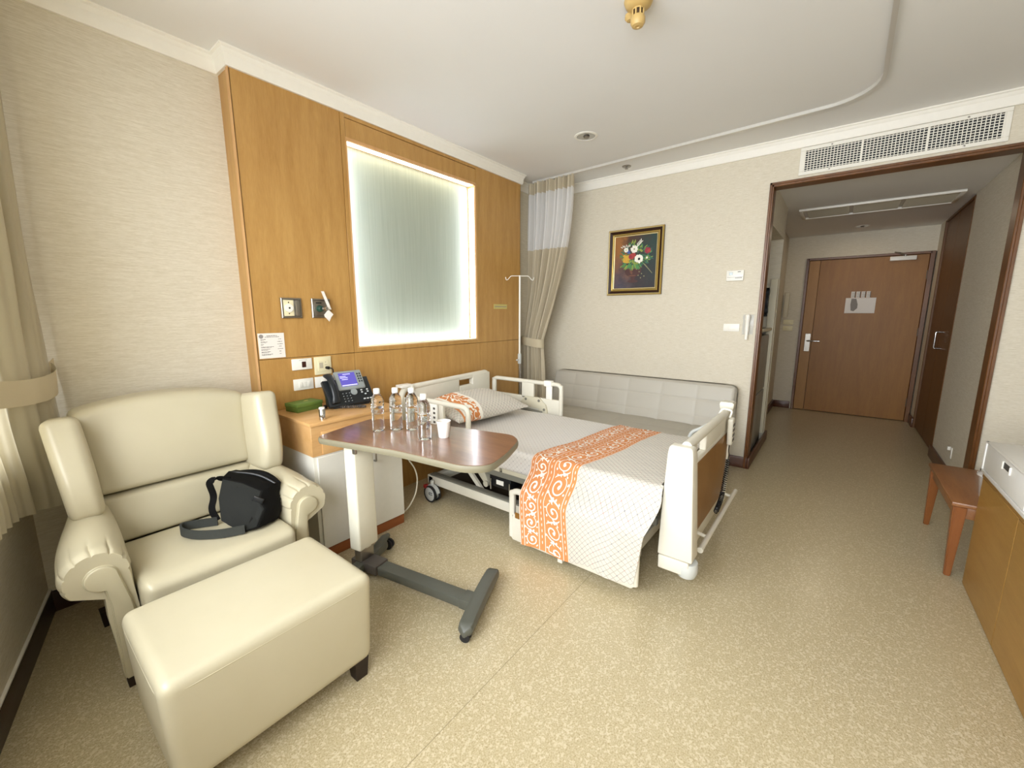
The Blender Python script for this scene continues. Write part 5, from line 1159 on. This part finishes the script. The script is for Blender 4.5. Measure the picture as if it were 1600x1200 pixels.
for tc, w in ((0.017, .0022), (0.144, .0026), (0.294, .0024)):
    s = 0.02
    while s < LS - 0.03: ribb([(s, tc), (s + 0.009, tc), (s + 0.018, tc)], [w * .5, w, w * .5]); s += 0.034
def scroll(tc, amp, P_):
    k = 0; s = 0.02
    N = int(LS / P_) + 1
    st = [(q * P_ / 24, tc + amp * 0.62 * sin(q / 24 * pi)) for q in range(0, 24 * N) if q * P_ / 24 < LS - 0.01]
    for k in range(N):
        sg = 1 if k % 2 == 0 else -1; c_s = (k + 0.5) * P_; c_t = tc + sg * amp * 0.10
        if c_s > LS - 0.02: break
        pts = []
        for q in range(34):
            u = q / 33; r = amp * (0.86 - 0.70 * u); a = sg * (-2.6 + u * 2 * pi * 1.25); pts.append((c_s + r * cos(a), c_t + r * sin(a)))
        pts = [p for p in pts if p[0] < LS - 0.006]
        if len(pts) > 3: ribb(pts, [lerp(.0022, .0052, i / len(pts)) for i in range(len(pts))])
        # teardrop at the volute's eye and leaves around
        ec = pts[-1]
        ribb([(ec[0] - .010, ec[1] - .004 * sg), (ec[0] - .004, ec[1]), (ec[0] + .004, ec[1] + .002 * sg), (ec[0] + .010, ec[1])], [.001, .008, .009, .002])
        for a in (0.3, 1.0, 1.7, 2.4, 3.6, 4.4, 5.2):
            rr_ = amp * 0.92; p0_ = (c_s + rr_ * cos(a) * 1.05, c_t + rr_ * sin(a)); p1_ = (p0_[0] + .016 * cos(a + .9), p0_[1] + .010 * sin(a + .9))
            if p1_[0] < LS - .01 and abs(p1_[1] - tc) < amp * 1.02 and abs(p0_[1] - tc) < amp * 1.02: ribb([p0_, ((p0_[0] + p1_[0]) / 2, (p0_[1] + p1_[1]) / 2 + .002), p1_], [.0014, .0056, .0008])
        # connecting stem
        a0 = (c_s + amp * 0.80, c_t - sg * amp * .4); 
        cn_ = [(c_s + amp * .55 + (P_ - amp * 1.1) * q / 8, tc + amp * .80 * sg * cos(pi * q / 8)) for q in range(9)]
        cn_ = [p for p in cn_ if p[0] < LS - .01]
        if len(cn_) > 2: ribb(cn_, [.0016 + .0022 * sin(pi * i / (len(cn_) - 1)) for i in range(len(cn_))])
        lf = (c_s + P_ / 2, tc)
        if lf[0] < LS - .02:
            for a in (.9 * sg, 1.7 * sg, 2.5 * sg, -1.3 * sg): ribb([lf, (lf[0] + .009 * cos(a), lf[1] + .009 * sin(a)), (lf[0] + .016 * cos(a + .5), lf[1] + .016 * sin(a + .5)), (lf[0] + .020 * cos(a + .9), lf[1] + .020 * sin(a + .9))], [.0012, .0045, .0034, .0006])
scroll(0.0775, 0.0455, 0.098)
scroll(0.2205, 0.056, 0.116)
for f_ in bm.faces:
    if f_.material_index == 2:
        for lp in f_.loops: lp[uvl].uv = (0, 0)
me = bpy.data.meshes.new('blanket'); bm.to_mesh(me); bm.free()
for m_ in ('print_cotton', 'orange_cotton', 'white_print'): me.materials.append(MATS[m_])
me.polygons.foreach_set('use_smooth', [True] * len(me.polygons))
bo = bpy.data.objects.new('blanket', me); C.objects.link(bo)
tag(bo, 'patterned blanket with an orange scroll border over the foot of the bed', 'blanket')

# ---- IV pole
iv = thing('iv_pole', 'slim metal drip stand with two hooks behind the bed head', 'drip stand', (3.27, 2.42, 0))
ix, iy = 3.27, 2.46
part('upper_pole', tube(nb(), [(ix, iy, 0.93), (ix, iy, 1.74)], 0.009, 10), 'white_plastic', iv); part('lower_pole', tube(nb(), [(ix, iy, 0.06), (ix, iy, 0.97)], 0.014, 12), 'chrome', iv)
bm = nb(); lathe(bm, [(0.014, -0.05), (0.018, -0.045), (0.018, 0.045), (0.012, 0.05)], (ix, iy, 0.94), 14); tube(bm, [(ix, iy, 0.93), (ix - 0.045, iy, 0.93)], 0.008, 8); part('collar', bm, 'caster_grey', iv)
for s_ in (-1, 1):
    bm = nb(); dv = Vector((cos(radians(-45)), sin(radians(-45)), 0)) * s_; c_ = Vector((ix, iy, 1.735))
    tube(bm, rounded_path([c_, c_ + dv * 0.085, c_ + dv * 0.115 + Vector((0, 0, -0.035)), c_ + dv * 0.130 + Vector((0, 0, -0.040)), c_ + dv * 0.137 + Vector((0, 0, -0.012))], 0.012), 0.0035, 8); part('hook', bm, 'white_plastic', iv)
for k in range(5):
    a = 2 * pi * k / 5 + 0.3; bm = nb(); tube(bm, [(ix, iy, 0.075), (ix + 0.14 * cos(a), iy + 0.14 * sin(a), 0.060)], 0.010, 8); tube(bm, [(ix + 0.14 * cos(a), iy + 0.14 * sin(a), 0.06), (ix + 0.14 * cos(a), iy + 0.14 * sin(a), 0.03)], 0.006, 8); lathe(bm, [(0, -.008), (0.022, -.008), (0.022, .008), (0, .008)], (ix + 0.14 * cos(a), iy + 0.14 * sin(a), 0.022), 14, 'x'); part('leg', bm, 'steel', iv)

# ---- ward curtain
wc = thing('ward_curtain', 'beige ward curtain with a white net band, tied back in the corner', 'curtain', (3.74, 2.45, 0))
def WC(u, z, amp=1.0):
    top, tie, botz = 2.705, 1.075, 0.06
    if z > tie:
        q = (z - tie) / (top - tie); yr = lerp(2.515, 2.155, smooth(0, 1, q ** 0.62) if q > 0 else 0); yl = lerp(2.755, 2.700, smooth(0, .4, q)); A = lerp(0.018, 0.036, smooth(0, .5, q))
    else:
        q = (tie - z) / (tie - botz); yr = 2.515 - 0.045 * sin(min(1, q * 1.2) * pi / 2); yl = 2.755; A = lerp(0.018, 0.034, q)
    y = lerp(yl, yr, u) + 0.007 * sin(u * 40 + z * 2.0) * 1.0
    xc = 3.745 - 0.035 * (1 - abs(2 * u - 1)) * (1 if z <= tie else 1 - q * .8)
    x = xc + A * amp * sin(u * 2 * pi * 11 + 0.7 * sin(z * 2.3)) + 0.010 * sin(u * 2 * pi * 4 + z * 1.7)
    return Vector((x, y, z))
def strip(z0, z1, nz): return surf(nb(), lambda u, v: WC(u, lerp(z0, z1, v)), 240, nz)
part('heading', strip(2.595, 2.705, 4), 'curtain_beige', wc, angle=90); part('net_band', strip(2.035, 2.597, 16), 'curtain_net', wc, angle=90, label='white see-through net band'); part('drape', strip(0.06, 2.037, 60), 'curtain_beige', wc, angle=90)
bm = nb(); rings = []
for k in range(40):
    a = 2 * pi * k / 40; q = (abs(cos(a)) ** 3 + abs(sin(a)) ** 3) ** (-1 / 3); p = Vector((3.738 + 0.062 * sin(a) * q, 2.632 + 0.134 * cos(a) * q, 1.075 + 0.018 * cos(a))); rings.append([p + Vector((0, 0, h)) for h in (-0.045, 0.045)])
rings.append(rings[0]); loft(bm, rings, cap=False, closed=False); part('tieback', bm, 'curtain_tie', wc, angle=90)

# ---- window curtain at the left edge
wn_ = thing('window_curtain', 'tied back satin curtain at the window left of the armchair', 'curtain', (0.1, 2.2, 0.5))
WP_ = [(0.175, 2.740), (0.160, 2.665), (0.105, 2.585), (0.035, 2.525), (-0.02, 2.44), (-0.055, 2.28), (-0.10, 2.05)]
WPC = rounded_path([(x, y, 0) for x, y in WP_], 0.08, 4)
WPL = [0]
for p_, q_ in zip(WPC[:-1], WPC[1:]): WPL.append(WPL[-1] + (q_ - p_).length)
def wpath(t_):
    d = t_ * WPL[-1]; i = max(j for j in range(len(WPL) - 1) if WPL[j] <= d + 1e-9); f_ = (d - WPL[i]) / max(1e-6, WPL[i + 1] - WPL[i]); p = WPC[i].lerp(WPC[i + 1], f_)
    tg_ = (WPC[i + 1] - WPC[i]).normalized(); return p, Vector((-tg_.y, tg_.x, 0))
def WV(u, z):
    tie = 1.085; k = smooth(0.0, 0.5, abs(z - tie)); p, n_ = wpath(u); q = u * 2 * pi * 8 + 0.5 * sin(z * 1.9) + 1.3 * sin(u * 9)
    A = lerp(0.009, 0.032, k) * smooth(0.0, 0.22, u); off = A * (sin(q) + 0.4 * sin(2 * q + 1)) + 0.010 * k * sin(z * 3 + u * 5) + 0.014 * k * (1 if z < tie else 0.3)
    return Vector((p.x + n_.x * off, p.y + n_.y * off, z + 0.10 * u * smooth(0.9, 0.545, z)))
part('drape', surf(nb(), lambda u, v: WV(u, lerp(0.545, 2.66, v)), 300, 50), 'window_curtain', wn_, angle=90)
def TB(u, v):
    p, n_ = wpath(u); o = 0.026 * (1 - (2 * u - 1) ** 12) + 0.006 * v; return Vector((p.x + n_.x * o, p.y + n_.y * o, 1.085 + 0.052 * (v - .5) * 2 - 0.018 * sin(pi * min(1, u * 2)) + 0.03 * (1 - u) ** 12))
part('tieback', surf(nb(), TB, 80, 4), 'curtain_tie', wn_, angle=90)
bm = nb(); surf(bm, lambda u, v: Vector((lerp(0.175, 0.195, u), lerp(2.735, 2.772, u), 1.115 + 0.05 * (v - .5) * 2 + 0.02 * u)), 6, 3); part('tieback_end', bm, 'curtain_tie', wn_, angle=90)

# ---- sofa bed
so = thing('sofa_bed', 'grey tufted vinyl sofa bed along the far wall', 'sofa', (3.70, 1.56, 0))
ys = [0.65, 0.95, 1.27, 1.59, 1.91, 2.20, 2.46]; zs = [0.37, 0.47, 0.62, 0.755]
def quilt(y, z, ysl, zsl):
    def cell(v, arr):
        for a, b_ in zip(arr[:-1], arr[1:]):
            if a <= v <= b_: return (v - a) / (b_ - a)
        return 0
    a, b_ = cell(y, ysl), cell(z, zsl); return (max(0, 4 * a * (1 - a)) ** 0.16) * (max(0, 4 * b_ * (1 - b_)) ** 0.13)
def backf(u, v):
    y = lerp(0.65, 2.46, u); z = lerp(0.37, 0.755, v); q = quilt(y, z, ys, zs)
    return Vector((lerp(3.845, 3.955, v) - 0.015 * q + 0.006, y, z - 0.012 * (1 - sin(pi * u) ** .2) * v))
bm = nb(); surf(bm, backf, 144, 60)
bk = part('backrest', bm, 'sofa_vinyl', so, angle=75)
def bbk(x, y, z): return Vector((lerp(3.905, 4.09, (x + 1) / 2) + (0.055 * (z + 1) / 2 if x < 0 else 0), 1.555 + y * 0.918, lerp(0.30, 0.762, (z + 1) / 2)))
part('back_shell', cushion(nb(), bbk, (0.45, 0.07, 0.22), (0, 0, 0.0), 20), 'sofa_vinyl', so)
def seatf(u, v):
    y = lerp(0.65, 2.46, u); x = lerp(3.33, 3.86, v); q = quilt(y, x, ys, [3.33, 3.60, 3.86]); return Vector((x, y, 0.385 + 0.020 * q - 0.02 * (1 - v) ** 6))
bm = nb(); surf(bm, seatf, 120, 30); part('seat', bm, 'sofa_vinyl', so, angle=75)
def sb(x, y, z): return Vector((3.59 + x * 0.268, 1.555 + y * 0.915, lerp(0.25, 0.389, (z + 1) / 2)))
part('seat_base', cushion(nb(), sb, (0.12, 0.05, 0.35), (0, 0, 0), 12), 'sofa_vinyl', so)
for x in (3.40, 3.98):
    for y in (0.75, 2.36): part('leg', tube(nb(), [(x, y, 0), (x, y, 0.31)], [0.018, 0.022], 12), 'dark_foot', so)

# ---- bench and console on the right
bn = thing('bench', 'brown wooden bench with tapered legs beside the console', 'bench', (3.36, -0.80, 0))
bx0, bx1, by0, by1 = 2.99, 3.72, -1.02, -0.555
bm = nb(); prism(bm, [(bx0, by0), (bx1, by0), (bx1, by1), (bx0, by1)], 'z', 0.398, 0.420, 0.005, 2); part('bench_top', bm, 'bench_wood', bn)
bm = nb(); box(bm, bx0 + 0.02, bx1 - 0.02, by1 - 0.045, by1 - 0.02, 0.335, 0.397, 0.002); box(bm, bx0 + 0.02, bx1 - 0.02, by0 + 0.02, by0 + 0.045, 0.335, 0.397, 0.002); box(bm, bx0 + 0.02, bx0 + 0.045, by0 + 0.03, by1 - 0.03, 0.335, 0.397, 0.002); box(bm, bx1 - 0.045, bx1 - 0.02, by0 + 0.03, by1 - 0.03, 0.335, 0.397, 0.002)
part('apron', bm, 'bench_wood', bn)
for x, dx in ((bx0 + 0.035, 0.0), (bx1 - 0.035, 0.03)):
    for y, dy in ((by1 - 0.035, 0.0), (by0 + 0.035, 0)):
        bm = nb(); loft(bm, [[(x + a * s_ + dx * k_, y + b_ * s_, z) for a, b_ in ((-1, -1), (1, -1), (1, 1), (-1, 1))] for z, s_, k_ in ((0, 0.013, 1), (0.33, 0.024, 0), (0.3975, 0.026, 0))]); bmesh.ops.bevel(bm, geom=bm.edges[:], offset=0.004, segments=2, affect='EDGES'); part('leg', bm, 'bench_leg_wood', bn)
co = thing('console_cabinet', 'orange brown wooden console cabinet along the right wall', 'cabinet', (2.2, -0.93, 0))
kx0, kx1, ky = 1.15, 2.975, -0.64
part('carcass', box(nb(), kx0, kx1, YS + 0.005, ky - 0.018, 0.0, 0.58, 0.002, 1), 'console_wood', co)
for k, (a, b_) in enumerate(((2.446, 2.975), (1.80, 2.443), (1.15, 1.797))): part('door', box(nb(), a, b_, ky - 0.018, ky, 0.004, 0.578, 0.0015, 1), 'console_wood', co)
part('countertop', box(nb(), kx0, kx1 + 0.004, YS + 0.005, ky + 0.002, 0.581, 0.598, 0.002), 'console_wood', co)
wb = thing('storage_box', 'white plastic drawer box with a slot handle on the console', 'box', (2.45, -0.85, 0.598))
qx0, qx1, qy0, qy1, qz0, qz1 = 1.75, 2.95, -1.12, -0.620, 0.618, 0.770
bm = nb(); box(bm, qx0, qx1, qy0, qy1 - 0.012, qz0, qz1, 0.006, 2); part('casing', bm, 'white_box', wb)
bm = nb(); box(bm, qx0, qx1, qy1 - 0.014, qy1, qz0, qz0 + 0.018, 0.003); box(bm, qx1 - 0.022, qx1, qy1 - 0.014, qy1, qz0, qz1, 0.003); box(bm, qx0, qx1, qy1 - 0.014, qy1, qz1 - 0.006, qz1, 0.002); part('front_frame', bm, 'white_box', wb)
bm = nb(); box(bm, 2.36, qx1 - 0.024, qy1 - 0.013, qy1 - 0.004, qz0 + 0.02, qz1 - 0.008, 0.002); dwr = part('drawer', bm, 'white_box', wb)
part('slot_handle', box(nb(), 2.565, 2.655, qy1 - 0.0045, qy1 - 0.0032, 0.722, 0.748), 'slot_dark', dwr, label='dark slot')
bm = nb(); box(bm, 2.655, 2.665, qy1 - 0.004, qy1 + 0.002, 0.716, 0.750, 0.001, 1); box(bm, 2.557, 2.565, qy1 - 0.004, qy1 + 0.002, 0.716, 0.750, 0.001, 1); part('handle_lip', bm, 'white_plastic', dwr)
for x in (1.85, 2.83):
    for y in (qy0 + 0.05, qy1 - 0.06): part('foot', box(nb(), x - 0.03, x + 0.03, y - 0.02, y + 0.02, 0.598, 0.6175, 0.004), 'clear_plastic', wb)
gc = thing('plastic_tub', 'clear plastic tub standing on the bench beside the white box', 'container', (3.14, -0.735, 0.42))
bm = nb(); lathe(bm, [(0, 0.001), (0.055, 0.0), (0.062, 0.01), (0.075, 0.12), (0.080, 0.125), (0.080, 0.135), (0.072, 0.140), (0.045, 0.150), (0, 0.152)], (3.14, -0.735, 0.42), 28)
part('tub_body', bm, 'clear_plastic', gc); part('rim', lathe(nb(), [(0.079, 0.124), (0.083, 0.126), (0.083, 0.136), (0.079, 0.138)], (3.14, -0.735, 0.42), 28), 'clear_plastic', gc)
